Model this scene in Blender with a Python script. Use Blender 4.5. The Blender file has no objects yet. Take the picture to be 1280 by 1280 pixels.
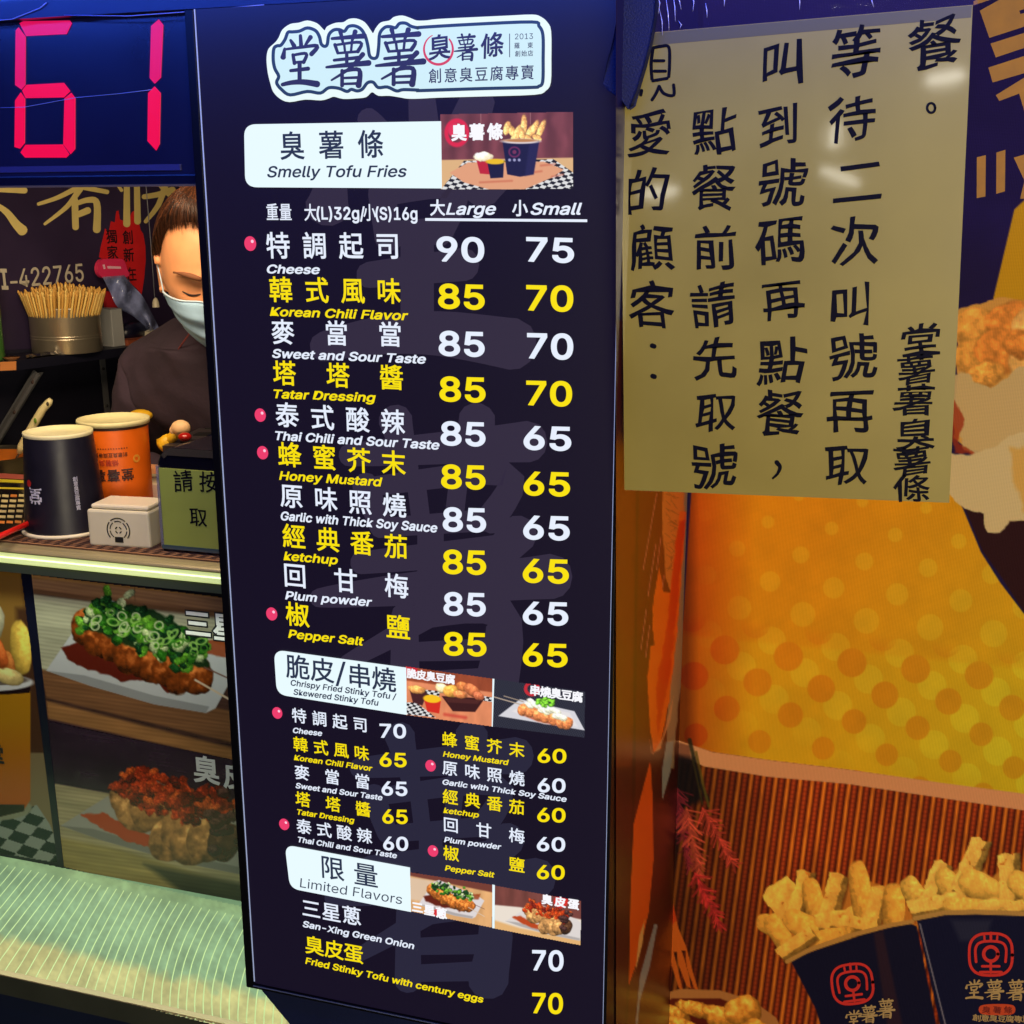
import bpy, bmesh, math, random
import numpy as np
from mathutils import Vector, Matrix
from mathutils.geometry import tessellate_polygon

S = bpy.context.scene
COL = S.collection
random.seed(7)
rng = np.random.default_rng(7)

# ------------------------------------------------------------------ camera
FPX = 1500.0                                  # focal length for a 1280 px wide frame
_ex = np.array([4920., 366., -1500.]); _ex /= np.linalg.norm(_ex)
_ez = np.array([-12., -5994., -1500.]); _ez /= np.linalg.norm(_ez)
_ez -= _ex * _ex.dot(_ez); _ez /= np.linalg.norm(_ez)
_ey = np.cross(_ez, _ex)
RM = np.array([_ex, _ey, _ez])                # rows: world axes in camera space (x right, y down, z forward)
CAMP = np.array([0.0, -1.3, 0.0])
cam = bpy.data.cameras.new('camera'); camo = bpy.data.objects.new('camera', cam); COL.objects.link(camo)
cam.sensor_width = 36; cam.lens = FPX / 1280 * 36; cam.clip_start = 0.02; cam.clip_end = 400
_m = Matrix(((RM[0, 0], -RM[0, 1], -RM[0, 2], CAMP[0]), (RM[1, 0], -RM[1, 1], -RM[1, 2], CAMP[1]),
             (RM[2, 0], -RM[2, 1], -RM[2, 2], CAMP[2]), (0, 0, 0, 1)))
camo.matrix_world = _m
S.camera = camo

# ------------------------------------------------------------------ world (night) and exposure
w = bpy.data.worlds.new('World'); S.world = w; w.use_nodes = True
wn = w.node_tree.nodes; wl = w.node_tree.links
sky = wn.new('ShaderNodeTexSky'); sky.sky_type = 'NISHITA'; sky.sun_disc = False
sky.sun_elevation = math.radians(-6); sky.sun_rotation = math.radians(200)
wl.new(sky.outputs[0], wn['Background'].inputs[0]); wn['Background'].inputs[1].default_value = 0.15
S.view_settings.view_transform = 'Standard'; S.view_settings.look = 'None'
S.view_settings.exposure = 0.0; S.view_settings.gamma = 1.0; S.view_settings.use_curve_mapping = False
try:
    S.cycles.use_denoising = True
    S.cycles.max_bounces = 6; S.cycles.diffuse_bounces = 3; S.cycles.glossy_bounces = 3
    S.cycles.transparent_max_bounces = 8; S.cycles.transmission_bounces = 4
    S.cycles.sample_clamp_indirect = 3.0
except Exception:
    pass

# ------------------------------------------------------------------ points on real planes
def ray(x, y):
    return RM @ np.array([x - 640.0, y - 640.0, FPX])
def aty(x, y, Y=0.0):
    d = ray(x, y); return CAMP + d * ((Y - CAMP[1]) / d[1])
def atz(x, y, Z):
    d = ray(x, y); return CAMP + d * ((Z - CAMP[2]) / d[2])
def mpp(p):
    """metres per photograph pixel at point p"""
    return float(np.dot(np.asarray(p) - CAMP, RM @ np.array([0, 0, 1.])) / FPX)
class Pl:
    """a plane: point, in-plane right and up axes, normal towards the viewer"""
    def __init__(s, p, u, v):
        s.p = np.array(p, float); s.u = np.array(u, float) / np.linalg.norm(u)
        s.v = np.array(v, float) / np.linalg.norm(v); s.n = np.cross(s.u, s.v)
    def at(s, x, y, lift=0.0):
        d = ray(x, y); t = np.dot(s.p + s.n * lift - CAMP, s.n) / np.dot(d, s.n); return CAMP + d * t
    def grid(s, X, Y, lift=0.0):
        D = np.stack([X - 640.0, Y - 640.0, np.full(X.shape, FPX)], -1) @ RM.T
        t = np.dot(s.p + s.n * lift - CAMP, s.n) / (D @ s.n)
        return CAMP + D * t[..., None]
UX, UY, UZ = (1, 0, 0), (0, 1, 0), (0, 0, 1)
BOARD = Pl((0, 0, 0), UX, UZ)

# ------------------------------------------------------------------ lamps (each one stands in a fixture built further down, the front fill in an added one)
def area(name, loc, target, sx, sy, power, color, spread=180):
    l = bpy.data.lights.new(name, 'AREA'); l.shape = 'RECTANGLE'; l.size = sx; l.size_y = sy
    l.energy = power; l.color = color; l.spread = math.radians(spread)
    o = bpy.data.objects.new(name, l); COL.objects.link(o); o.location = loc
    o.rotation_euler = (Vector(target) - Vector(loc)).to_track_quat('-Z', 'Y').to_euler()
    return o
L_BLUE = dict(loc=(-0.62, -0.34, 0.335), target=(-0.62, 0.0, 0.22), sx=1.7, sy=0.04, power=6.5, color=(0.03, 0.12, 1.0))
L_FILL = dict(loc=(1.05, -2.45, -0.12), target=(0.05, 0.3, -0.5), sx=1.3, sy=0.5, power=58.0, color=(1.0, 0.87, 0.62))  # unseen soft fill light, added to brighten the banner and notice
L_STALL = dict(loc=(-1.15, 0.22, 0.34), target=(-1.45, 0.95, -0.35), sx=0.9, sy=0.10, power=11.5, color=(1.0, 0.78, 0.50))
area('blue_tube_light', **L_BLUE)
area('front_fill_light', **L_FILL)
area('stall_tube_light', **L_STALL)

# ------------------------------------------------------------------ materials
def lin(c):
    return tuple((v / 12.92 if v <= 0.04045 else ((v + 0.055) / 1.055) ** 2.4) for v in [x / 255.0 for x in c])
MATS = {}
def mat(name, rgb=(128, 128, 128), rough=0.5, metal=0.0, emit=0.0, ergb=None, coat=0.0, alpha=1.0, trans=0.0,
        noise=0.0, nscale=20.0, bump=0.0, bscale=60.0, spec=None, coat_bump=0.0, stretch=(1, 1, 1), coat_rough=0.05, sss=0.0):
    if name in MATS: return MATS[name]
    m = bpy.data.materials.new(name); m.use_nodes = True; nt = m.node_tree; b = nt.nodes['Principled BSDF']
    c = lin(rgb)
    b.inputs['Base Color'].default_value = (*c, 1); b.inputs['Roughness'].default_value = rough
    b.inputs['Metallic'].default_value = metal; b.inputs['Coat Weight'].default_value = coat
    b.inputs['Coat Roughness'].default_value = coat_rough
    b.inputs['Alpha'].default_value = alpha; b.inputs['Transmission Weight'].default_value = trans
    if sss:
        b.inputs['Subsurface Weight'].default_value = sss; b.inputs['Subsurface Radius'].default_value = (0.01, 0.004, 0.002)
    if spec is not None: b.inputs['Specular IOR Level'].default_value = spec
    if emit:
        b.inputs['Emission Color'].default_value = (*lin(ergb or rgb), 1); b.inputs['Emission Strength'].default_value = emit
    if noise or bump or coat_bump:
        tc = nt.nodes.new('ShaderNodeTexCoord'); mp = nt.nodes.new('ShaderNodeMapping')
        nt.links.new(tc.outputs['Object'], mp.inputs[0]); mp.inputs['Scale'].default_value = stretch
    if noise:
        n = nt.nodes.new('ShaderNodeTexNoise'); n.inputs['Scale'].default_value = nscale; n.inputs['Detail'].default_value = 5
        nt.links.new(mp.outputs[0], n.inputs['Vector'])
        r = nt.nodes.new('ShaderNodeMapRange'); r.inputs[1].default_value = 0.3; r.inputs[2].default_value = 0.7
        r.inputs[3].default_value = 1 - noise; r.inputs[4].default_value = 1 + noise
        nt.links.new(n.outputs[0], r.inputs[0])
        vm = nt.nodes.new('ShaderNodeVectorMath'); vm.operation = 'SCALE'; vm.inputs[0].default_value = c
        nt.links.new(r.outputs[0], vm.inputs['Scale']); nt.links.new(vm.outputs[0], b.inputs['Base Color'])
        r2 = nt.nodes.new('ShaderNodeMapRange'); r2.inputs[3].default_value = max(0.02, rough - 0.12); r2.inputs[4].default_value = min(1, rough + 0.12)
        nt.links.new(n.outputs[0], r2.inputs[0]); nt.links.new(r2.outputs[0], b.inputs['Roughness'])
    for amt, sc, sock in ((bump, bscale, 'Normal'), (coat_bump, 9.0, 'Coat Normal')):
        if amt:
            n = nt.nodes.new('ShaderNodeTexNoise'); n.inputs['Scale'].default_value = sc; n.inputs['Detail'].default_value = 4
            nt.links.new(mp.outputs[0], n.inputs['Vector'])
            bp = nt.nodes.new('ShaderNodeBump'); bp.inputs['Strength'].default_value = min(1, amt); bp.inputs['Distance'].default_value = 0.01 * amt
            nt.links.new(n.outputs[0], bp.inputs['Height']); nt.links.new(bp.outputs[0], b.inputs[sock])
    MATS[name] = m
    return m
def glow(name, rgb, k=1.0):
    """a backlit print: gives off its own colour, glossy acrylic over it"""
    return mat(name, (6, 6, 6), 0.35, emit=k, ergb=rgb)
def vmat(name, emit=0.0, rough=0.6, weave=0.0, spec=0.3, base=1.0, coat=0.0):
    """a flat print: colours come from the print itself (colour attribute 'ink')"""
    if name in MATS: return MATS[name]
    m = bpy.data.materials.new(name); m.use_nodes = True; nt = m.node_tree; b = nt.nodes['Principled BSDF']
    a = nt.nodes.new('ShaderNodeVertexColor'); a.layer_name = 'ink'
    b.inputs['Roughness'].default_value = rough; b.inputs['Specular IOR Level'].default_value = spec
    b.inputs['Coat Weight'].default_value = coat; b.inputs['Coat Roughness'].default_value = 0.15
    if emit:
        b.inputs['Base Color'].default_value = (0.01, 0.01, 0.01, 1)
        nt.links.new(a.outputs[0], b.inputs['Emission Color']); b.inputs['Emission Strength'].default_value = emit
    else:
        vm = nt.nodes.new('ShaderNodeVectorMath'); vm.operation = 'SCALE'; vm.inputs['Scale'].default_value = base
        nt.links.new(a.outputs[0], vm.inputs[0]); src = vm.outputs[0]
        if weave:
            tc = nt.nodes.new('ShaderNodeTexCoord')
            hs = []
            for ax, per in (('X', 0.0021), ('Z', 0.0019)):
                wv = nt.nodes.new('ShaderNodeTexWave'); wv.bands_direction = ax; wv.inputs['Scale'].default_value = 0.314 / per
                wv.inputs['Distortion'].default_value = 0.6; wv.inputs['Detail'].default_value = 1
                nt.links.new(tc.outputs['Object'], wv.inputs['Vector']); hs.append(wv)
            mm = nt.nodes.new('ShaderNodeMath'); mm.operation = 'ADD'
            nt.links.new(hs[0].outputs['Fac'], mm.inputs[0]); nt.links.new(hs[1].outputs['Fac'], mm.inputs[1])
            r = nt.nodes.new('ShaderNodeMapRange'); r.inputs[1].default_value = 0; r.inputs[2].default_value = 2
            r.inputs[3].default_value = 1 - weave; r.inputs[4].default_value = 1 + weave * 0.6
            nt.links.new(mm.outputs[0], r.inputs[0])
            v2 = nt.nodes.new('ShaderNodeVectorMath'); v2.operation = 'SCALE'
            nt.links.new(src, v2.inputs[0]); nt.links.new(r.outputs[0], v2.inputs['Scale']); src = v2.outputs[0]
            bp = nt.nodes.new('ShaderNodeBump'); bp.inputs['Strength'].default_value = 0.4; bp.inputs['Distance'].default_value = 0.0004
            nt.links.new(mm.outputs[0], bp.inputs['Height']); nt.links.new(bp.outputs[0], b.inputs['Normal'])
        nt.links.new(src, b.inputs['Base Color'])
    MATS[name] = m
    return m

# ------------------------------------------------------------------ objects
def origin(o):
    v = Vector((0, 0, 0))
    while o is not None: v += o.location; o = o.parent
    return v
def tag(o, label=None, cat=None, group=None, kind=None):
    if label: o['label'] = label
    if cat: o['category'] = cat
    if group: o['group'] = group
    if kind: o['kind'] = kind
    return o
def thing(name, loc, label, cat, group=None, rz=0.0):
    o = bpy.data.objects.new(name, None); COL.objects.link(o); o.empty_display_size = 0.05
    o.location = tuple(float(v) for v in loc); o.rotation_euler = (0, 0, rz)
    return tag(o, label, cat, group)
class MB:
    """collects geometry, then links it as one mesh object"""
    def __init__(s): s.v = []; s.f = []; s.m = []; s.sm = []
    def add(s, vs, fs, mi=0, smooth=False):
        k = len(s.v); s.v.extend([tuple(float(a) for a in p) for p in vs])
        for f in fs: s.f.append(tuple(i + k for i in f)); s.m.append(mi); s.sm.append(smooth)
        return s
    def box(s, a, b, mi=0):
        (x0, y0, z0), (x1, y1, z1) = a, b
        x0, x1 = min(x0, x1), max(x0, x1); y0, y1 = min(y0, y1), max(y0, y1); z0, z1 = min(z0, z1), max(z0, z1)
        return s.add([(x0, y0, z0), (x1, y0, z0), (x1, y1, z0), (x0, y1, z0), (x0, y0, z1), (x1, y0, z1), (x1, y1, z1), (x0, y1, z1)],
                     [(0, 3, 2, 1), (4, 5, 6, 7), (0, 1, 5, 4), (1, 2, 6, 5), (2, 3, 7, 6), (3, 0, 4, 7)], mi)
    def prism(s, pts, d, mi=0):
        """closed outline of 3D points extruded by vector d"""
        n = len(pts); P = [Vector(p) for p in pts]; Q = [p + Vector(d) for p in P]
        tr = tessellate_polygon([P])
        s.add(P + Q, [t for t in tr] + [tuple(i + n for i in reversed(t)) for t in tr] + [(i, (i + 1) % n, (i + 1) % n + n, i + n) for i in range(n)], mi)
        return s
    def poly(s, pts, mi=0):
        P = [Vector(p) for p in pts]; s.add(P, list(tessellate_polygon([P])), mi); return s
    def lathe(s, prof, n=48, c=(0, 0, 0), mi=0, smooth=True, ax=None):
        """prof: (radius, z) from bottom to top"""
        vs = []; fs = []
        for r, z in prof:
            for k in range(n):
                a = 2 * math.pi * k / n; vs.append(Vector((r * math.cos(a), r * math.sin(a), z)))
        if ax is not None:
            q = Vector((0, 0, 1)).rotation_difference(Vector(ax)); vs = [q @ v for v in vs]
        vs = [v + Vector(c) for v in vs]
        for j in range(len(prof) - 1):
            for k in range(n):
                a = j * n + k; b = j * n + (k + 1) % n; fs.append((a, b, b + n, a + n))
        return s.add(vs, fs, mi, smooth)
    def tube(s, pts, r, n=8, mi=0, smooth=True, caps=True):
        P = [Vector(p) for p in pts]; R = r if hasattr(r, '__len__') else [r] * len(P); vs = []; fs = []
        up = Vector((0, 0, 1)); t0 = (P[1] - P[0]).normalized()
        if abs(t0.dot(up)) > 0.9: up = Vector((1, 0, 0))
        a = t0.cross(up).normalized()
        for i, p in enumerate(P):
            t = (P[min(i + 1, len(P) - 1)] - P[max(i - 1, 0)]).normalized()
            a = (a - t * a.dot(t)).normalized(); b = t.cross(a)
            for k in range(n):
                th = 2 * math.pi * k / n; vs.append(p + (a * math.cos(th) + b * math.sin(th)) * R[i])
        for i in range(len(P) - 1):
            for k in range(n):
                q = i * n + k; w_ = i * n + (k + 1) % n; fs.append((q, w_, w_ + n, q + n))
        if caps: fs += [tuple(reversed(range(n))), tuple(range((len(P) - 1) * n, len(P) * n))]
        return s.add(vs, fs, mi, smooth)
    def ball(s, c, r, nu=16, nv=10, mi=0, sc=(1, 1, 1)):
        prof = [(r * math.sin(math.pi * j / nv) + (1e-5 if j in (0, nv) else 0), -r * math.cos(math.pi * j / nv)) for j in range(nv + 1)]
        k = len(s.v); s.lathe(prof, nu, (0, 0, 0), mi)
        for i in range(k, len(s.v)):
            x, y, z = s.v[i]; s.v[i] = (x * sc[0] + c[0], y * sc[1] + c[1], z * sc[2] + c[2])
        return s
    def build(s, name, m, parent=None, local=False, bevel=0.0, flip=False):
        me = bpy.data.meshes.new(name)
        o0 = Vector((0, 0, 0)) if (parent is None or local) else origin(parent)
        v = np.array(s.v, float) - np.array(o0)
        me.from_pydata([tuple(p) for p in v], [], s.f)
        for mm in (m if isinstance(m, (list, tuple)) else [m]): me.materials.append(mm)
        me.polygons.foreach_set('material_index', s.m); me.polygons.foreach_set('use_smooth', s.sm)
        me.update()
        o = bpy.data.objects.new(name, me); COL.objects.link(o); o.parent = parent
        if bevel:
            b = o.modifiers.new('bevel', 'BEVEL'); b.width = bevel; b.segments = 2; b.limit_method = 'ANGLE'; b.angle_limit = math.radians(35)
        return o

# ------------------------------------------------------------------ lettering
_fc = bpy.data.curves.new('letter_source', 'FONT'); _fo = bpy.data.objects.new('letter_source', _fc)
COL.objects.link(_fo); _fc.resolution_u = 3
_F0 = _fc.font
try:                                            # the sans face that ships with Blender
    _F1 = bpy.data.fonts.load(bpy.utils.system_resource('DATAFILES') + '/fonts/Inter.woff2')
except Exception:
    _F1 = _F0
_GC = {}
def glyph(body, res=3):
    """2D fill of a string: vertices, faces, outline edges directed with the inside on the left"""
    if (body, res) in _GC: return _GC[(body, res)]
    _fc.body = body; _fc.resolution_u = res; _fc.font = _F1 if body.isascii() else _F0
    dg = bpy.context.evaluated_depsgraph_get(); dg.update()
    me = bpy.data.meshes.new_from_object(_fo.evaluated_get(dg))
    bm = bmesh.new(); bm.from_mesh(me); bmesh.ops.remove_doubles(bm, verts=bm.verts, dist=1e-5)
    v = np.array([(q.co.x, q.co.y) for q in bm.verts]).reshape(-1, 2); bm.verts.index_update(); fs = []; be = []
    for f in bm.faces:
        ids = [q.index for q in f.verts]
        if len(ids) < 3: continue
        p = v[ids]; ar = 0.5 * np.sum(p[:, 0] * np.roll(p[:, 1], -1) - np.roll(p[:, 0], -1) * p[:, 1])
        rev = ar < 0
        if rev: ids = ids[::-1]
        fs.append(tuple(ids))
        for l in f.loops:
            if len(l.edge.link_faces) == 1:
                a, b = l.vert.index, l.link_loop_next.vert.index
                be.append((b, a) if rev else (a, b))
    bm.free(); bpy.data.meshes.remove(me)
    _GC[(body, res)] = (v, fs, be); return _GC[(body, res)]
def thicken(v, be, w):
    n = np.zeros_like(v); c = np.zeros(len(v))
    for a, b in be:
        d = v[b] - v[a]; L = math.hypot(*d)
        if L < 1e-9: continue
        q = np.array([d[1], -d[0]]) / L; n[a] += q; n[b] += q; c[a] += 1; c[b] += 1
    L = np.linalg.norm(n, axis=1); L[L < 1e-6] = 1
    k = np.minimum(2.0 / L, 1.6); u = n / L[:, None]
    return v + u * (w * np.where(c > 0, np.clip(k, 1, 1.12), 0))[:, None]
_REF = glyph('國')[0]; RC = (_REF.min(0) + _REF.max(0)) / 2; RH = float((_REF.max(0) - _REF.min(0))[1])
CAPH = float(glyph('H')[0].max(0)[1])
def emit_glyph(mb, g, P, U, V, N, bold=0.0, lift=0.0003, mi=0, warp=None):
    v, fs, be = g
    q = warp(v) if warp else v
    def to3(z2, h): return [P + U * a + V * b + N * h for a, b in z2]
    mb.add(to3(q, lift), fs, mi)
    if bold:
        ids = sorted({i for e in be for i in e}); ix = {i: k for k, i in enumerate(ids)}
        o = thicken(q, be, bold); n = len(ids)
        mb.add(to3(q[ids], lift) + to3(o[ids], lift - 0.00005), [(ix[b], ix[a], ix[a] + n, ix[b] + n) for a, b in be], mi)
def latin(mb, s, pL, pR, cap, pl, bold=0.02, italic=0.0, lift=0.0003, mi=0, tilt=0.0):
    g = glyph(s); v = g[0].copy()
    if italic: v = v + np.outer(v[:, 1] * italic, [1, 0])
    x0, x1 = v[:, 0].min(), v[:, 0].max()
    A, B = pl.at(*pL), pl.at(*pR); U = (B - A) / (x1 - x0); M = (A + B) / 2
    sz = np.linalg.norm(pl.at((pL[0] + pR[0]) / 2, (pL[1] + pR[1]) / 2 - cap) - M) / CAPH
    V = pl.v * sz
    emit_glyph(mb, (v - [x0, 0], g[1], g[2]), A, U, V, pl.n, bold, lift, mi)
def cjk(mb, s, c0, c1, size, pl, bold=0.018, lift=0.0003, mi=0, wx=1.0, rough=0.0, rot=0.0):
    n = len(s)
    for i, ch in enumerate(s):
        t = 0 if n == 1 else i / (n - 1)
        x, y = c0[0] + (c1[0] - c0[0]) * t, c0[1] + (c1[1] - c0[1]) * t
        C = pl.at(x, y); sc = np.linalg.norm(pl.at(x, y - size) - C) / RH
        a = rot + (random.uniform(-0.05, 0.05) if rough else 0)
        U = (pl.u * math.cos(a) + pl.v * math.sin(a)) * sc * wx; V = (pl.v * math.cos(a) - pl.u * math.sin(a)) * sc
        g = glyph(ch); v = g[0] - RC; wf = None
        if rough:
            ph = [random.uniform(0, 6.3) for _ in range(6)]
            def wf(v, ph=ph, r=rough):
                x, y = v[:, 0], v[:, 1]
                dx = r * (np.sin(6 * y + ph[0]) + 0.6 * np.sin(11 * x + 5 * y + ph[1])) * 0.5
                dy = r * (np.sin(7 * x + ph[2]) + 0.6 * np.sin(9 * y - 6 * x + ph[3])) * 0.5 + 0.07 * x
                return np.stack([x + dx, y + dy], 1)
        emit_glyph(mb, (v, g[1], g[2]), C, U, V, pl.n, bold, lift, mi, wf)
def catmull(P, n=6, closed=False):
    P = [np.array(p, float) for p in P]; out = []
    m = len(P); rngk = range(m if closed else m - 1)
    for i in rngk:
        if closed: a, b, c, d = P[(i - 1) % m], P[i], P[(i + 1) % m], P[(i + 2) % m]
        else: a, b, c, d = P[max(i - 1, 0)], P[i], P[i + 1], P[min(i + 2, m - 1)]
        for k in range(n):
            t = k / n
            out.append(0.5 * ((2 * b) + (-a + c) * t + (2 * a - 5 * b + 4 * c - d) * t * t + (-a + 3 * b - 3 * c + d) * t ** 3))
    if not closed: out.append(P[-1])
    return out
_lift_k = [0]
def brush(mb, pts, w0, w1, pl, lift=0.0003, mi=0, cap0=True, wm=None):
    """a brush stroke given in photograph pixels, laid on a plane"""
    C = catmull(pts, 5); n = len(C); L = []; Rr = []
    _lift_k[0] = (_lift_k[0] + 1) % 12; lift = lift + _lift_k[0] * 0.00001
    for i, c in enumerate(C):
        t = i / (n - 1); w = w0 + (w1 - w0) * t if wm is None else (w0 * (1 - t) ** 2 + 2 * wm * t * (1 - t) + w1 * t * t)
        d = C[min(i + 1, n - 1)] - C[max(i - 1, 0)]; d = d / (np.linalg.norm(d) + 1e-9); q = np.array([-d[1], d[0]])
        L.append(c + q * w / 2); Rr.append(c - q * w / 2)
    d0 = C[0] - C[1]; d0 /= np.linalg.norm(d0) + 1e-9; d1 = C[-1] - C[-2]; d1 /= np.linalg.norm(d1) + 1e-9
    a0 = [C[0] + d0 * w0 * 0.45 * math.cos(t) + (L[0] - C[0]) * math.sin(t) for t in (-0.9, -0.4, 0.1, 0.6, 1.1)]
    a1 = [C[-1] + d1 * w1 * 0.45 * math.cos(t) + (L[-1] - C[-1]) * math.sin(t) for t in (-0.9, -0.4, 0.1, 0.6, 1.1)]
    vs = [pl.at(*p, lift) for p in L] + [pl.at(*p, lift) for p in Rr]
    mb.add(vs, [(i, i + 1, n + i + 1, n + i) for i in range(n - 1)], mi)
    mb.add([pl.at(*p, lift) for p in [Rr[0]] + a0 + [L[0]]], [tuple(range(7))], mi)
    mb.add([pl.at(*p, lift) for p in [Rr[-1]] + a1 + [L[-1]]], [tuple(range(7))], mi)
TANG = [([(.52, .0), (.54, .2)], .07, .09), ([(.27, .09), (.36, .2)], .06, .1), ([(.78, .03), (.64, .19)], .1, .05),
        ([(.12, .25), (.08, .42)], .05, .12), ([(.1, .27), (.5, .23), (.95, .2), (.8, .36)], .05, .1),
        ([(.33, .37), (.37, .54)], .07, .08), ([(.33, .38), (.67, .35), (.6, .52)], .06, .08), ([(.38, .52), (.62, .51)], .06, .07),
        ([(.27, .68), (.72, .64)], .07, .09), ([(.5, .54), (.5, .9)], .09, .09), ([(.06, .95), (.3, .91), (.6, .9), (.95, .94)], .08, .14)]
SHU = [([(.13, .13), (.9, .08)], .06, .11), ([(.33, .0), (.39, .2)], .09, .05), ([(.68, .0), (.6, .18)], .1, .05),
       ([(.2, .24), (.27, .4)], .07, .06), ([(.2, .25), (.8, .2), (.74, .37)], .05, .08), ([(.42, .24), (.44, .38)], .05, .05),
       ([(.6, .22), (.58, .37)], .05, .05), ([(.26, .4), (.74, .37)], .05, .06), ([(.18, .53), (.78, .48)], .06, .08),
       ([(.48, .42), (.48, .62)], .07, .07), ([(.0, .66), (.35, .63), (1.0, .58)], .05, .12), ([(.86, .42), (.55, .68), (.12, .9)], .1, .04),
       ([(.37, .72), (.37, 1.0)], .07, .08), ([(.37, .74), (.77, .71), (.76, 1.0)], .06, .12), ([(.4, .86), (.74, .85)], .05, .06), ([(.38, .97), (.74, .96)], .05, .06)]
def brush_char(mb, strokes, box, pl, lift=0.0003, fat=1.0, mi=0):
    x0, y0, x1, y1 = box; W, H = x1 - x0, y1 - y0; s = (W + H) / 2
    for pts, a, b in strokes: brush(mb, [(x0 + p[0] * W, y0 + p[1] * H) for p in pts], a * s * fat, b * s * fat, pl, lift, mi)

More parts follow.
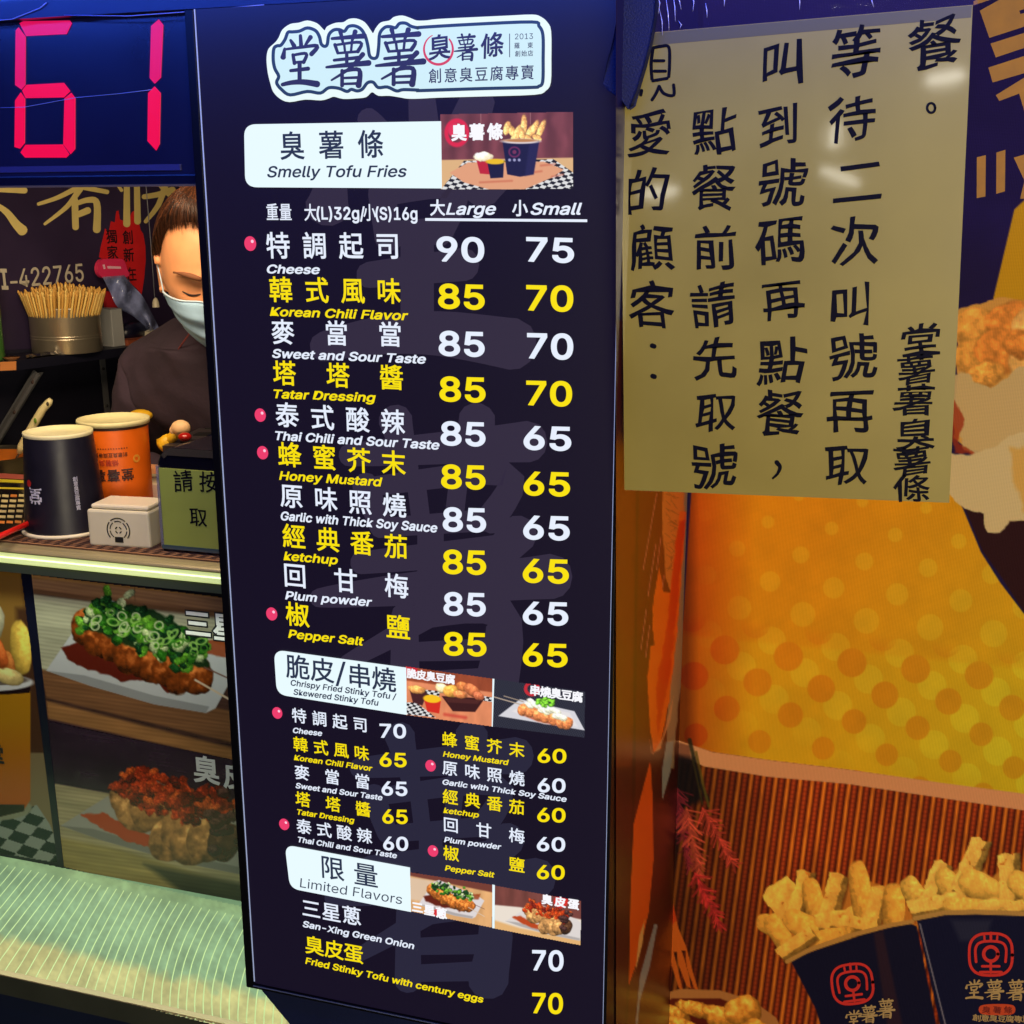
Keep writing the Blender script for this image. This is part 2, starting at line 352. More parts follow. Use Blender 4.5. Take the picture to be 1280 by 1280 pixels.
# ------------------------------------------------------------------ printed pictures
def vnoise(X, Y, s, seed=0):
    r = np.random.default_rng(seed); T = r.random((64, 64)); x = X / s; y = Y / s
    xi = np.floor(x).astype(int); yi = np.floor(y).astype(int); fx = x - xi; fy = y - yi
    fx = fx * fx * (3 - 2 * fx); fy = fy * fy * (3 - 2 * fy)
    a = T[yi % 64, xi % 64]; b = T[yi % 64, (xi + 1) % 64]; c = T[(yi + 1) % 64, xi % 64]; d = T[(yi + 1) % 64, (xi + 1) % 64]
    return (a * (1 - fx) + b * fx) * (1 - fy) + (c * (1 - fx) + d * fx) * fy
def fbm(X, Y, s, seed=0, o=3):
    v = 0; a = 0.5; t = 0
    for k in range(o): v = v + a * vnoise(X, Y, s / 2 ** k, seed + k); t += a; a *= 0.55
    return v / t
class Print:
    """a picture painted in photograph pixels and laid on its plane as a fine coloured sheet"""
    def __init__(s, x0, y0, x1, y1, step, bg):
        s.x = np.arange(x0, x1 + step * .5, step); s.y = np.arange(y0, y1 + step * .5, step); s.step = step
        s.X, s.Y = np.meshgrid(s.x, s.y); s.I = np.zeros(s.X.shape + (3,)) + np.array(bg, float)
    def _win(s, bb, pad):
        i0, i1 = np.searchsorted(s.x, (bb[0] - pad, bb[2] + pad)); j0, j1 = np.searchsorted(s.y, (bb[1] - pad, bb[3] + pad))
        return slice(j0, j1), slice(i0, i1)
    def _mix(s, sl, m, col):
        c = np.array(col, float) if not callable(col) else col(s.X[sl], s.Y[sl])
        s.I[sl] = s.I[sl] * (1 - m[..., None]) + c * m[..., None]
    def poly(s, pts, col, soft=1.2, alpha=1.0, wob=0.0, wsc=8.0, seed=1):
        P = np.array(pts, float); pad = soft * 2 + wob
        sl = s._win((P[:, 0].min(), P[:, 1].min(), P[:, 0].max(), P[:, 1].max()), pad); X, Y = s.X[sl], s.Y[sl]
        if X.size == 0: return
        d = np.full(X.shape, 1e9); ins = np.zeros(X.shape, bool)
        for i in range(len(P)):
            a, b = P[i], P[(i + 1) % len(P)]; ab = b - a; L = ab.dot(ab) + 1e-9
            t = np.clip(((X - a[0]) * ab[0] + (Y - a[1]) * ab[1]) / L, 0, 1)
            d = np.minimum(d, np.hypot(X - a[0] - t * ab[0], Y - a[1] - t * ab[1]))
            if a[1] != b[1]:
                c = ((a[1] > Y) != (b[1] > Y)) & (X < (b[0] - a[0]) * (Y - a[1]) / (b[1] - a[1]) + a[0]); ins ^= c
        sd = np.where(ins, d, -d)
        if wob: sd = sd + (fbm(X, Y, wsc, seed) - 0.5) * 2 * wob
        s._mix(sl, np.clip(sd / soft + 0.5, 0, 1) * alpha, col)
    def line(s, pts, w, col, soft=1.0, alpha=1.0, w1=None):
        P = np.array(pts, float); sl = s._win((P[:, 0].min(), P[:, 1].min(), P[:, 0].max(), P[:, 1].max()), w + soft); X, Y = s.X[sl], s.Y[sl]
        if X.size == 0: return
        d = np.full(X.shape, 1e9); n = len(P) - 1
        for i in range(n):
            a, b = P[i], P[i + 1]; ab = b - a; L = ab.dot(ab) + 1e-9
            t = np.clip(((X - a[0]) * ab[0] + (Y - a[1]) * ab[1]) / L, 0, 1)
            ww = w if w1 is None else w + (w1 - w) * (i + t) / n
            d = np.minimum(d, np.hypot(X - a[0] - t * ab[0], Y - a[1] - t * ab[1]) - ww / 2)
        s._mix(sl, np.clip(-d / soft + 0.5, 0, 1) * alpha, col)
    def ell(s, cx, cy, rx, ry, col, rot=0.0, soft=1.2, alpha=1.0, ring=None):
        R = max(rx, ry); sl = s._win((cx - R, cy - R, cx + R, cy + R), soft * 2 + (ring or 0)); X, Y = s.X[sl] - cx, s.Y[sl] - cy
        if X.size == 0: return
        c, q = math.cos(rot), math.sin(rot); u = (X * c + Y * q) / rx; v = (-X * q + Y * c) / ry
        r = np.hypot(u, v); sd = (1 - r) * min(rx, ry)
        if ring: sd = ring / 2 - np.abs(sd)
        s._mix(sl, np.clip(sd / soft + 0.5, 0, 1) * alpha, col)
    def blob(s, cx, cy, rx, ry, col, rot=0.0, seed=0, rag=0.25, tex=0.35, soft=1.2, lx=-0.4, ly=-0.6, dark=0.45, hi=0.35, sq=2.0):
        """a lumpy piece of food photographed with a light of its own"""
        R = max(rx, ry) * 1.4; sl = s._win((cx - R, cy - R, cx + R, cy + R), 2); Xa, Ya = s.X[sl], s.Y[sl]
        if Xa.size == 0: return
        X, Y = Xa - cx, Ya - cy
        c, q = math.cos(rot), math.sin(rot); u = (X * c + Y * q) / rx; v = (-X * q + Y * c) / ry
        m = min(rx, ry); nz = fbm(Xa + seed * 13.1, Ya + seed * 7.7, m * 0.8, seed, 3) - 0.5
        r = (np.abs(u) ** sq + np.abs(v) ** sq) ** (1 / sq) + nz * 2 * rag; msk = np.clip((1 - r) * m / soft + 0.5, 0, 1)
        z = np.sqrt(np.clip(1 - r * r, 0, 1)); sh = (u * lx + v * ly) * 0.6 + z * 0.6
        fine = fbm(Xa, Ya, m * 0.35, seed + 5, 3) - 0.5
        k = np.clip(1 - dark + (dark + hi) * np.clip(sh + 0.25, 0, 1.1) + fine * 2 * tex, 0.1, 1.9)
        base = np.array(col, float)
        I = base * k[..., None]; I = I + np.clip(k - 1.15, 0, 1)[..., None] * np.array([120, 110, 80.])
        s.I[sl] = s.I[sl] * (1 - msk[..., None]) + np.clip(I, 0, 255) * msk[..., None]
    def fry(s, cx, cy, a, b, rot, col, seed=0):
        c, q = math.cos(-rot), math.sin(-rot); r = np.random.default_rng(seed + 100); P = []
        for u, v in ((-1, -.9), (-.4, -1), (.3, -.94), (.9, -1), (1, -.3), (.93, .4), (.98, .95), (.3, 1), (-.4, .93), (-1, 1)):
            u *= 1 + r.uniform(-.08, .06); v *= 1 + r.uniform(-.12, .1); P.append((cx + (u * a) * c - (v * b) * q, cy + (u * a) * q + (v * b) * c))
        C = np.array(col, float)
        def f(X, Y):
            v = (-(X - cx) * q + (Y - cy) * c) / b; u = ((X - cx) * c + (Y - cy) * q) / a
            n1 = fbm(X + seed * 31, Y + seed * 17, 9, seed % 50, 3) - .5; n2 = fbm(X * 1.3, Y * 1.3, 3.2, (seed + 9) % 50, 2) - .5
            side = np.clip((v - .38 - n1 * .3) * 9, 0, 1)
            k = 1.05 - .36 * side - .12 * v + n1 * .42 + n2 * .14 - .3 * np.clip(np.abs(v) - .82, 0, 1) * 4 * .5
            spot = np.clip((fbm(X, Y, 6, (seed + 21) % 50, 2) - .74) * 6, 0, .7)
            I = C * np.clip(k, .2, 1.35)[..., None]; I = I * (1 - spot[..., None] * np.array([.25, .45, .6]))
            return np.clip(I, 0, 255)
        s.poly([(x + 1.6, y + 2.2) for x, y in P], (70, 30, 12), 3, .55)
        s.poly(P, f, 1.4, 1, 2.4, 8, seed % 50)
    def grain(s, amp, sc, seed=3, ax=1.0):
        s.I *= (1 + amp * 2 * (fbm(s.X, s.Y * ax, sc, seed) - 0.5))[..., None]
    def sheet(s, name, pl, m, parent, lift=0.0002, clip=None):
        P = pl.grid(s.X, s.Y, lift); h, w_ = s.X.shape
        idx = np.arange(h * w_).reshape(h, w_)
        q = np.stack([idx[:-1, :-1], idx[1:, :-1], idx[1:, 1:], idx[:-1, 1:]], -1).reshape(-1, 4)
        if clip is not None:
            Xc = (s.X[:-1, :-1] + s.step / 2).ravel(); Yc = (s.Y[:-1, :-1] + s.step / 2).ravel(); ins = np.zeros(len(Xc), bool); C = clip
            for i in range(len(C)):
                a, b = C[i], C[(i + 1) % len(C)]
                if a[1] != b[1]: ins ^= ((a[1] > Yc) != (b[1] > Yc)) & (Xc < (b[0] - a[0]) * (Yc - a[1]) / (b[1] - a[1]) + a[0])
            q = q[ins]
        V = P.reshape(-1, 3) - np.array(origin(parent) if parent is not None else (0, 0, 0)); I = s.I.reshape(-1, 3)
        used = np.unique(q); mp = np.full(len(V), -1); mp[used] = np.arange(len(used)); q = mp[q]; V = V[used]; I = I[used]
        me = bpy.data.meshes.new(name); me.vertices.add(len(V)); me.vertices.foreach_set('co', V.astype(np.float32).ravel())
        me.loops.add(q.size); me.loops.foreach_set('vertex_index', q.astype(np.int32).ravel())
        me.polygons.add(len(q)); me.polygons.foreach_set('loop_start', (np.arange(len(q)) * 4).astype(np.int32))
        me.update(calc_edges=True)
        c = np.clip(I / 255.0, 0, 1); c = np.where(c <= 0.04045, c / 12.92, ((c + 0.055) / 1.055) ** 2.4)
        a = me.color_attributes.new('ink', 'FLOAT_COLOR', 'POINT')
        a.data.foreach_set('color', np.concatenate([c, np.ones((len(c), 1))], 1).astype(np.float32).ravel())
        me.materials.append(m); o = bpy.data.objects.new(name, me); COL.objects.link(o); o.parent = parent
        return o
def warpq(q, u, v):
    """corner quad (TL,TR,BR,BL) in pixels -> pixel at u,v"""
    (a, b, c, d) = [np.array(p, float) for p in q]
    return tuple((a * (1 - u) + b * u) * (1 - v) + (d * (1 - u) + c * u) * v)

# =================================================================== large structure
ZG = -1.62
NIGHT = mat('painted_dark_wall', (16, 15, 34), 0.6, noise=0.2, nscale=3)
mb = MB(); mb.add([(-30, -30, ZG), (30, -30, ZG), (30, 30, ZG), (-30, 30, ZG)], [(0, 1, 2, 3)])
tag(mb.build('ground', mat('street_asphalt', (62, 60, 60), 0.8, noise=0.3, nscale=8, bump=0.3)), kind='structure')
mb = MB(); mb.box((-2.75, 0.05, 0.62), (2.2, 3.2, 0.68))
tag(mb.build('stall_ceiling', NIGHT), kind='structure')
WP0 = aty(60, 355, 1.2); wd = RM @ np.array([920., -375., 1500.]); wd[2] = 0; wd /= np.linalg.norm(wd)
WALL = Pl(WP0, wd, UZ)                         # the stall's side wall, running back from left to right
def onwall(x, y, off=0.0): return WALL.at(x, y, off)
a_, b_ = WP0 - wd * 0.9, WP0 + wd * 1.6
mb = MB(); nb = -WALL.n * 0.05
mb.prism([a_ + [0, 0, ZG - a_[2]], b_ + [0, 0, ZG - b_[2]], b_ + [0, 0, 0.62 - b_[2]], a_ + [0, 0, 0.62 - a_[2]]], nb)
tag(mb.build('stall_side_wall', NIGHT), kind='structure')
mb = MB(); mb.box((b_[0] - .05, b_[1], ZG), (2.2, b_[1] + .05, 0.62)); tag(mb.build('stall_back_wall', NIGHT), kind='structure')

# the fascia above the opening
fas = tag(MB().box((-2.6, 0.004, 0.2275), (-0.27, 0.06, 0.62)).build('stall_fascia', mat('fascia_blue_film', (16, 22, 60), 0.35, coat=0.4, noise=0.12, nscale=4)), kind='structure')
mb = MB(); mb.tube([aty(x, y, 0.002) for x, y in ((-30, 28), (15, 24), (50, 10), (58, 3))], 0.0006, 5)
mb.tube([aty(x, y, 0.002) for x, y in ((80, 19), (160, 20), (243, 14), (330, 6))], 0.0006, 5)
mb.build('film_edge', mat('film_edge', (120, 140, 210), 0.3), fas)

# =================================================================== lamps' own fixtures
def fixture(name, L, length, label, warm, strength):
    t = thing(name, L['loc'], label, 'lamp')
    d = (Vector(L['target']) - Vector(L['loc'])).normalized()
    u = d.cross(Vector((0, 0, 1))).normalized() if abs(d.z) < .98 else Vector((1, 0, 0))
    c = Vector(L['loc']) - d * 0.03
    MB().tube([c - u * length / 2, c + u * length / 2], 0.013, 12).build('lamp_tube', mat(name + '_glow', warm, 0.4, emit=strength), t)
    h = MB(); n = d; v = u.cross(n)
    P = [c - u * (length / 2 + .02) - n * .02 + v * .03, c + u * (length / 2 + .02) - n * .02 + v * .03, c + u * (length / 2 + .02) - n * .02 - v * .03, c - u * (length / 2 + .02) - n * .02 - v * .03]
    h.prism(P, -n * 0.04); h.build('lamp_housing', mat('lamp_housing_white', (200, 200, 200), 0.4), t)
fixture('tube_lamp', L_BLUE, 1.9, 'slim blue tube lamp mounted above the menu board', (40, 70, 255), 4)
fixture('fill_lamp', L_FILL, 1.1, 'added warm fill lamp out of view before the stall', (255, 225, 170), 8)
fixture('ceiling_lamp', L_STALL, 0.9, 'warm white tube lamp under the stall ceiling', (255, 215, 150), 8)

# =================================================================== menu board
XL, XR, ZT, ZB = -0.79, -0.2875, 0.226, -1.053
board = thing('menu_board', (XL / 2 + XR / 2, 0.03, ZB), 'tall backlit dark menu board with white and yellow prices', 'menu board')
BLK = mat('gloss_black_frame', (6, 6, 14), 0.4, coat=0.1, spec=.25)
MB().box((XL + .001, 0.0, ZB + .001), (XR - .001, 0.06, ZT)).build('light_panel', [mat('backlit_black', (6, 6, 12), 0.6, emit=1.0, ergb=(19, 12, 33), coat=0.7, coat_bump=0.04, coat_rough=0.33, spec=.1)], board)
xl2 = float(aty(232, 14)[0])
MB().box((xl2, -0.003, ZB - .006), (XL, 0.06, ZT)).build('frame_bar', BLK, board, bevel=0.001)
MB().box((XR, -0.003, ZB - .006), (XR + .004, 0.06, ZT)).build('frame_bar', BLK, board, bevel=0.001)
MB().box((XL, -0.003, ZB - .006), (XR, 0.06, ZB)).build('frame_bar', BLK, board, bevel=0.001)
EDGE = mat('edge_light_glow', (120, 130, 170), 0.15, emit=0.5, ergb=(190, 205, 245))  # thin glowing strips stand for light leaking and reflecting at the panel edges
MB().box((XL + .0001, -0.0009, ZB + .004), (XL + .0013, -0.0001, ZT)).build('edge_light_line', EDGE, board)
MB().box((XR - .0010, -0.0009, ZB + .004), (XR - .0001, -0.0001, ZT)).build('edge_light_line', EDGE, board)
MB().box((XL, -0.0042, ZB - .0015), (XR, -0.003, ZB - .0005)).build('edge_light_line', mat('edge_dim', (90, 100, 140), .2), board)
MB().prism([aty(324, 1234, 0.004), aty(372, 1292, 0.004), aty(390, 1420, .004), aty(740, 1420, 0.004), aty(757, 1287, 0.004)], (0, 0.05, 0)).build('support_panel', mat('support_navy', (20, 28, 66), 0.25, noise=0.3, nscale=5, coat=0.4), board)

WHT = glow('ink_white', (232, 240, 255), 1.0); YEL = glow('ink_yellow', (250, 226, 10), 1.0)
INK = glow('ink_dark', (42, 52, 78), 1.0); PLATE = glow('plate_light', (226, 243, 248), 1.08)
WM = glow('ink_watermark', (50, 42, 63), 1.0); WM2 = glow('ink_watermark_blue', (40, 38, 60), 1.0)
PINK = glow('ink_pink', (238, 62, 110), 1.0); PINKL = glow('ink_pink_light', (255, 205, 225), 1.0)

# watermark: three giant brush characters behind the text
mb = MB(); brush_char(mb, TANG, (388, 118, 655, 450), BOARD, 0.00012, 1.55); mb.build('watermark_letter', WM, board)
mb = MB(); brush_char(mb, SHU, (398, 525, 690, 862), BOARD, 0.00012, 1.5); mb.build('watermark_letter', WM, board)
mb = MB(); brush_char(mb, SHU, (415, 920, 672, 1226), BOARD, 0.00012, 1.5); mb.build('watermark_letter', WM2, board)

def row(zh, c0, c1, size, en, eL, eR, cap, prices, m, dot=None, bold=0.03):
    if size < 25: size *= 0.92; c0 = (c0[0], c0[1] - 1); c1 = (c1[0], c1[1] - 1)
    mb = MB(); cjk(mb, zh, c0, c1, size, BOARD, 0.016); mb.build('dish_name', m, board)
    dy_ = 1.8 if cap < 7.5 else .8; mb = MB(); latin(mb, en, (eL[0], eL[1] + dy_), (eR[0], eR[1] + dy_), cap * .93, BOARD, 0.024, 0.22); mb.build('translation', m, board)
    for txt, x0, x1, yb, h in prices:
        mb = MB(); latin(mb, txt, (x0, yb), (x1, yb + (x1 - x0) * 0.03), h, BOARD, 0.022); mb.build('price', m, board)
    if dot:
        x, y, r = dot; d = MB(); c = BOARD.at(x, y, 0.0012)
        R_ = mpp(c) * r; n = 28
        d.prism([c + BOARD.u * math.cos(2 * math.pi * k / n) * R_ + BOARD.v * math.sin(2 * math.pi * k / n) * R_ * 1.12 for k in range(n)], (0, 0.001, 0))
        h_ = BOARD.at(x + r * .35, y - r * .35, 0.0014); d.poly([h_ + BOARD.u * math.cos(6.283 * k / 10) * R_ * .26 + BOARD.v * math.sin(6.283 * k / 10) * R_ * .26 for k in range(10)], 1)
        d.build('red_dot', [PINK, PINKL], board)
R1 = [
 ('特調起司', (347.6, 307.5), (484.5, 308), 31, 'Cheese', (334.5, 340.5), (399.5, 341.5), 11, [('90', 547.5, 604, 325.5, 29), ('75', 659, 716, 326, 29)], WHT, (312.5, 304.5, 8)),
 ('韓式風味', (351, 362.6), (486, 364.5), 30, 'Korean Chili Flavor', (338, 393.7), (510, 399.2), 11, [('85', 549.4, 604.5, 384.5, 29), ('70', 659, 715, 387, 30)], YEL, None),
 ('麥當當', (353.6, 415.5), (487.5, 418.5), 29, 'Sweet and Sour Taste', (341, 446), (532, 453.5), 11, [('85', 550, 604.5, 443.5, 29), ('70', 660, 715, 447, 30)], WHT, None),
 ('塔塔醬', (355.5, 467), (489.4, 472.5), 29, 'Tatar Dressing', (343, 496.5), (469.5, 501.5), 11, [('85', 551, 605.6, 500.5, 29), ('70', 659, 713.6, 505.5, 29)], YEL, None),
 ('泰式酸辣', (359, 519.4), (491, 528), 29, 'Thai Chili and Sour Taste', (345, 548.8), (549, 561), 11, [('85', 552.4, 605.6, 555.5, 28), ('65', 656, 712.5, 561, 28)], WHT, (325, 519, 7.5)),
 ('蜂蜜芥末', (362, 569), (492, 579.4), 29, 'Honey Mustard', (349.5, 598.5), (478, 607), 11, [('85', 553, 605.6, 609.5, 28), ('65', 656, 711, 618, 28)], YEL, (328, 566, 7.5)),
 ('原味照燒', (364.5, 620.6), (493, 632), 28, 'Garlic with Thick Soy Sauce', (351.7, 649), (546.4, 664.5), 11, [('85', 555, 606.4, 663, 28), ('65', 655.5, 710.6, 673, 28)], WHT, None),
 ('經典番茄', (367.5, 671), (495, 683.6), 28, 'ketchup', (355, 699), (422, 704.5), 11, [('85', 555, 606.4, 716, 28), ('65', 655, 709.5, 727, 28)], YEL, None),
 ('回甘梅', (368.6, 720), (495.8, 733), 28, 'Plum powder', (357, 748), (465, 757), 10.5, [('85', 556, 606, 768, 27), ('65', 655, 708.8, 779.5, 27)], WHT, None),
 ('椒鹽', (372, 768.8), (497.6, 784.5), 28, 'Pepper Salt', (360.8, 796), (454.5, 806), 10.5, [('85', 556, 606.8, 818, 27), ('65', 655, 708, 831.5, 27)], YEL, (339.4, 767.6, 7.5)),
 ('特調起司', (374, 896), (450.4, 907), 18.5, 'Cheese', (366.7, 914), (402.6, 918), 6.8, [('70', 475.6, 507, 921.5, 16.5)], WHT, (346.3, 891.4, 6.8)),
 ('韓式風味', (375.7, 932), (452, 942.6), 18.5, 'Korean Chili Flavor', (367.8, 948), (465.5, 962), 6.8, [('65', 475.6, 507.6, 957.5, 16.5)], YEL, None),
 ('麥當當', (377.5, 967), (453, 978), 18.5, 'Sweet and Sour Taste', (370, 983), (478, 998.5), 6.8, [('65', 478, 508.6, 993.5, 16.5)], WHT, None),
 ('塔塔醬', (378.6, 1000.5), (454, 1012.7), 18.5, 'Tatar Dressing', (372, 1016), (443, 1027), 6.8, [('65', 479, 509, 1028.5, 16.5)], YEL, None),
 ('泰式酸辣', (380, 1034.6), (455.5, 1046), 18.5, 'Thai Chili and Sour Taste', (373, 1050.5), (496, 1071), 6.8, [('60', 480, 509.7, 1062, 16)], WHT, (355, 1030.7, 6.8)),
 ('蜂蜜芥末', (562, 925.8), (646, 938.4), 18.5, 'Honey Mustard', (554, 943.5), (636, 954.5), 6.8, [('60', 673, 707, 952.5, 16.5)], YEL, None),
 ('原味照燒', (562.5, 961.7), (646, 974), 18.5, 'Garlic with Thick Soy Sauce', (553.6, 978.5), (708, 1000.5), 6.8, [('60', 673, 706, 989.5, 16.5)], WHT, (538, 957.4, 6.8)),
 ('經典番茄', (563, 997.6), (646, 1010), 18.5, 'ketchup', (554.6, 1014), (598.5, 1020), 6.8, [('60', 672.5, 706, 1026.5, 16.5)], YEL, None),
 ('回甘梅', (563.6, 1032.5), (646, 1046), 18.5, 'Plum powder', (555.4, 1050.5), (626.5, 1060), 6.8, [('60', 672, 705.6, 1063, 16.5)], WHT, None),
 ('椒鹽', (564, 1068), (646, 1082.4), 18.5, 'Pepper Salt', (556.4, 1086), (618, 1095), 6.8, [('60', 672, 705, 1098, 16.5)], YEL, (541, 1064, 6.8)),
 ('三星蔥', (389, 1137.5), (439.6, 1146), 23, 'San-Xing Green Onion', (379, 1157.5), (517.6, 1185.5), 8, [('70', 666, 703.4, 1212, 24)], WHT, None),
 ('臭皮蛋', (393, 1183.5), (442, 1193), 23, 'Fried Stinky Tofu with century eggs', (382, 1203.5), (604, 1252.5), 8, [('70', 666, 702.7, 1265.5, 24)], YEL, None),
]
for r in R1: row(*r)
# column heads
mb = MB(); cjk(mb, '重量', (340.5, 265.5), (357, 265.5), 20, BOARD, 0.014, wx=0.8)
cjk(mb, '大', (388, 266), (388, 266), 20, BOARD, 0.014, wx=0.8); latin(mb, '(L)32g/', (396.5, 274), (456, 274.3), 15, BOARD, 0.02)
cjk(mb, '小', (462, 266), (462, 266), 20, BOARD, 0.014, wx=0.8); latin(mb, '(S)16g', (470, 274.3), (521.5, 274.7), 15, BOARD, 0.02)
cjk(mb, '大', (547, 260), (547, 260), 19, BOARD, 0.025); latin(mb, 'Large', (558, 268), (619.5, 268), 14, BOARD, 0.02, 0.25)
cjk(mb, '小', (650, 260.5), (650, 260.5), 19, BOARD, 0.025); latin(mb, 'Small', (664, 268), (727, 268), 14, BOARD, 0.02, 0.25)
mb.build('lettering', WHT, board)
mb = MB(); mb.poly([BOARD.at(*p, 0.0003) for p in ((531.5, 272.6), (734, 274.2), (734, 277.6), (531.5, 276))]); mb.build('underline', WHT, board)

def rounded_left(tl, tr, br, bl, r):
    q = [np.array(p, float) for p in (tl, tr, br, bl)]; out = []
    def corner(c, a, b):
        da = (a - c) / np.linalg.norm(a - c) * r; db = (b - c) / np.linalg.norm(b - c) * r
        for k in range(9):
            t = k / 8; out.append((c + da) * (1 - t) ** 2 + 2 * c * t * (1 - t) + (c + db) * t * t)
    corner(q[3], q[2], q[0]); corner(q[0], q[3], q[1]); out.append(q[1]); out.append(q[2]); return out
def plate(quad, r, build_text):
    o = MB().prism([BOARD.at(*p, 0.0016) for p in rounded_left(*quad, r)], (0, 0.0013, 0)).build('header_plate', PLATE, board)
    mb = MB(); build_text(mb); mb.build('lettering', INK, o)
def t1(mb):
    cjk(mb, '臭薯條', (366, 183), (464, 181), 33, BOARD, 0.016, 0.0019); latin(mb, 'Smelly Tofu Fries', (335.6, 221.5), (509, 221), 13.5, BOARD, 0.015, 0.22, 0.0019)
def t2(mb):
    cjk(mb, '脆皮', (373, 834), (403.7, 837.7), 28, BOARD, 0.014, 0.0019); latin(mb, '/', (420, 853), (434, 854), 26, BOARD, 0.0, 0, 0.0019)
    cjk(mb, '串燒', (450, 845), (480.6, 849), 28, BOARD, 0.014, 0.0019)
    latin(mb, 'Chrispy Fried Stinky Tofu /', (364.5, 856), (496.5, 874), 7, BOARD, 0.02, 0.2, 0.0019); latin(mb, 'Skewered Stinky Tofu', (368, 867.5), (474, 881.5), 7, BOARD, 0.02, 0.2, 0.0019)
def t3(mb):
    cjk(mb, '限', (416, 1085), (416, 1085), 27, BOARD, 0.012, 0.0019); cjk(mb, '量', (458, 1093.5), (458, 1093.5), 27, BOARD, 0.012, 0.0019)
    latin(mb, 'Limited Flavors', (375.7, 1108), (503.5, 1129.5), 11.5, BOARD, 0.0, 0.12, 0.0019)
plate(((305, 155.5), (551, 151.5), (552, 235.5), (306.5, 234)), 15, t1)
plate(((342.3, 812.5), (507.5, 835), (508, 893.5), (346, 868)), 13, t2)
plate(((356, 1056.5), (512, 1085), (513.5, 1140), (362.5, 1110.5)), 12, t3)

# logo
LO = [(330 + x / 6.095, 10 + y / 6.095) for x, y in [(20, 370), (35, 310), (85, 262), (112, 225), (140, 165), (200, 122), (265, 112), (330, 95), (400, 115), (445, 158), (462, 170), (482, 140), (545, 113), (605, 108), (645, 84), (705, 80), (765, 108), (808, 165), (830, 192), (850, 155), (890, 110), (955, 95), (990, 68), (1055, 57), (1120, 78), (1165, 95), (1240, 94)]]
LO += [(520 + x / 7.11, 10 + y / 7.11) for x, y in [(200, 97), (500, 82), (800, 68), (1030, 58), (1105, 75), (1165, 125), (1198, 205), (1200, 450), (1195, 660), (1150, 735), (1050, 770), (600, 785), (200, 796)]]
LO += [(330 + x / 6.095, 10 + y / 6.095) for x, y in [(1180, 690), (1090, 690), (1030, 680), (950, 668), (870, 668), (820, 640), (775, 678), (700, 688), (600, 692), (530, 675), (490, 688), (430, 703), (310, 697), (190, 716), (120, 690), (70, 638), (50, 580), (32, 510), (22, 440)]]
def inset(P, d):
    P = [np.array(p) for p in P]; out = []
    for i in range(len(P)):
        t = P[(i + 1) % len(P)] - P[i - 1]; t /= np.linalg.norm(t) + 1e-9; out.append(P[i] + np.array([-t[1], t[0]]) * d)
    return out
logo = MB().prism([BOARD.at(*p, 0.0016) for p in catmull(LO, 3, True)], (0, 0.0013, 0)).build('logo_plate', glow('logo_outer', (236, 252, 250)), board)
A5 = lambda L: [(330 + x / 6.095, 10 + y / 6.095) for x, y in L]
LN = A5([(75, 310), (100, 288), (128, 284), (160, 240), (182, 186), (215, 182), (270, 176), (330, 152), (392, 172), (422, 218), (436, 274), (462, 292), (482, 276), (494, 205), (530, 168), (575, 165), (612, 178), (642, 142), (690, 136), (738, 160), (772, 215), (792, 290), (804, 362), (832, 384), (862, 370), (874, 290), (882, 195), (920, 148), (960, 142), (1003, 150), (1032, 118), (1080, 116), (1122, 140), (1180, 152)])
LN += [(520 + x / 7.11, 10 + y / 7.11) for x, y in [(40, 172), (500, 145), (1030, 124), (1092, 160), (1128, 240), (1130, 450), (1126, 655), (1090, 696), (1030, 706), (600, 716), (40, 734)]]
LN += A5([(1180, 626), (1062, 622), (1010, 632), (940, 602), (870, 606), (832, 566), (788, 570), (750, 618), (710, 632), (665, 620), (632, 636), (570, 612), (492, 608), (430, 648), (330, 636), (200, 662), (135, 622), (96, 570), (112, 520), (82, 460), (70, 390)])
MB().poly([BOARD.at(*p, 0.0018) for p in catmull(LN, 2, True)]).build('logo_field', glow('logo_inner', (210, 240, 248)), logo)
mb = MB(); C_ = [np.array(p) for p in catmull(LN, 4, True)]; n = len(C_); vs = []
for i in range(n):
    d = C_[(i + 1) % n] - C_[i - 1]; d /= np.linalg.norm(d) + 1e-9; q = np.array([-d[1], d[0]]) * 2.1; vs += [BOARD.at(*(C_[i] - q), .0020), BOARD.at(*(C_[i] + q), .0020)]
mb.add(vs, [(2 * i, 2 * i + 1, (2 * i + 3) % (2 * n), (2 * i + 2) % (2 * n)) for i in range(n)]); mb.build('logo_line', glow('logo_line', (42, 62, 96)), logo)
LI = glow('logo_ink', (48, 48, 88))
for bx, st in (((350, 44.5, 399, 109), TANG), ((408, 39.5, 461, 107), SHU), ((470, 37, 529.5, 105.5), SHU)):
    mb = MB(); brush_char(mb, st, bx, BOARD, 0.0023, 1.05); mb.build('brush_letter', LI, logo)
mb = MB(); cjk(mb, '臭', (550.5, 60), (550.5, 60), 29, BOARD, 0.022, 0.0023, rough=0.02); brush_char(mb, SHU, (568, 43, 596, 75), BOARD, 0.0023, 1.1)
cjk(mb, '條', (616, 57.5), (616, 57.5), 29, BOARD, 0.022, 0.0023, rough=0.02); cjk(mb, '創意臭豆腐專賣', (545, 95.5), (660, 91), 17, BOARD, 0.012, 0.0023)
latin(mb, '2013', (644.5, 49.5), (667, 49), 7, BOARD, 0, 0, 0.0023); cjk(mb, '羅東', (647, 57.5), (663.5, 57), 7, BOARD, 0.012, 0.0023); cjk(mb, '創始店', (648, 67.5), (663.8, 67), 7, BOARD, 0.012, 0.0023)
mb.poly([BOARD.at(*p, 0.0023) for p in ((636.5, 42), (637.5, 42), (637.5, 71.5), (636.5, 71.5))])
mb.build('lettering', LI, logo)
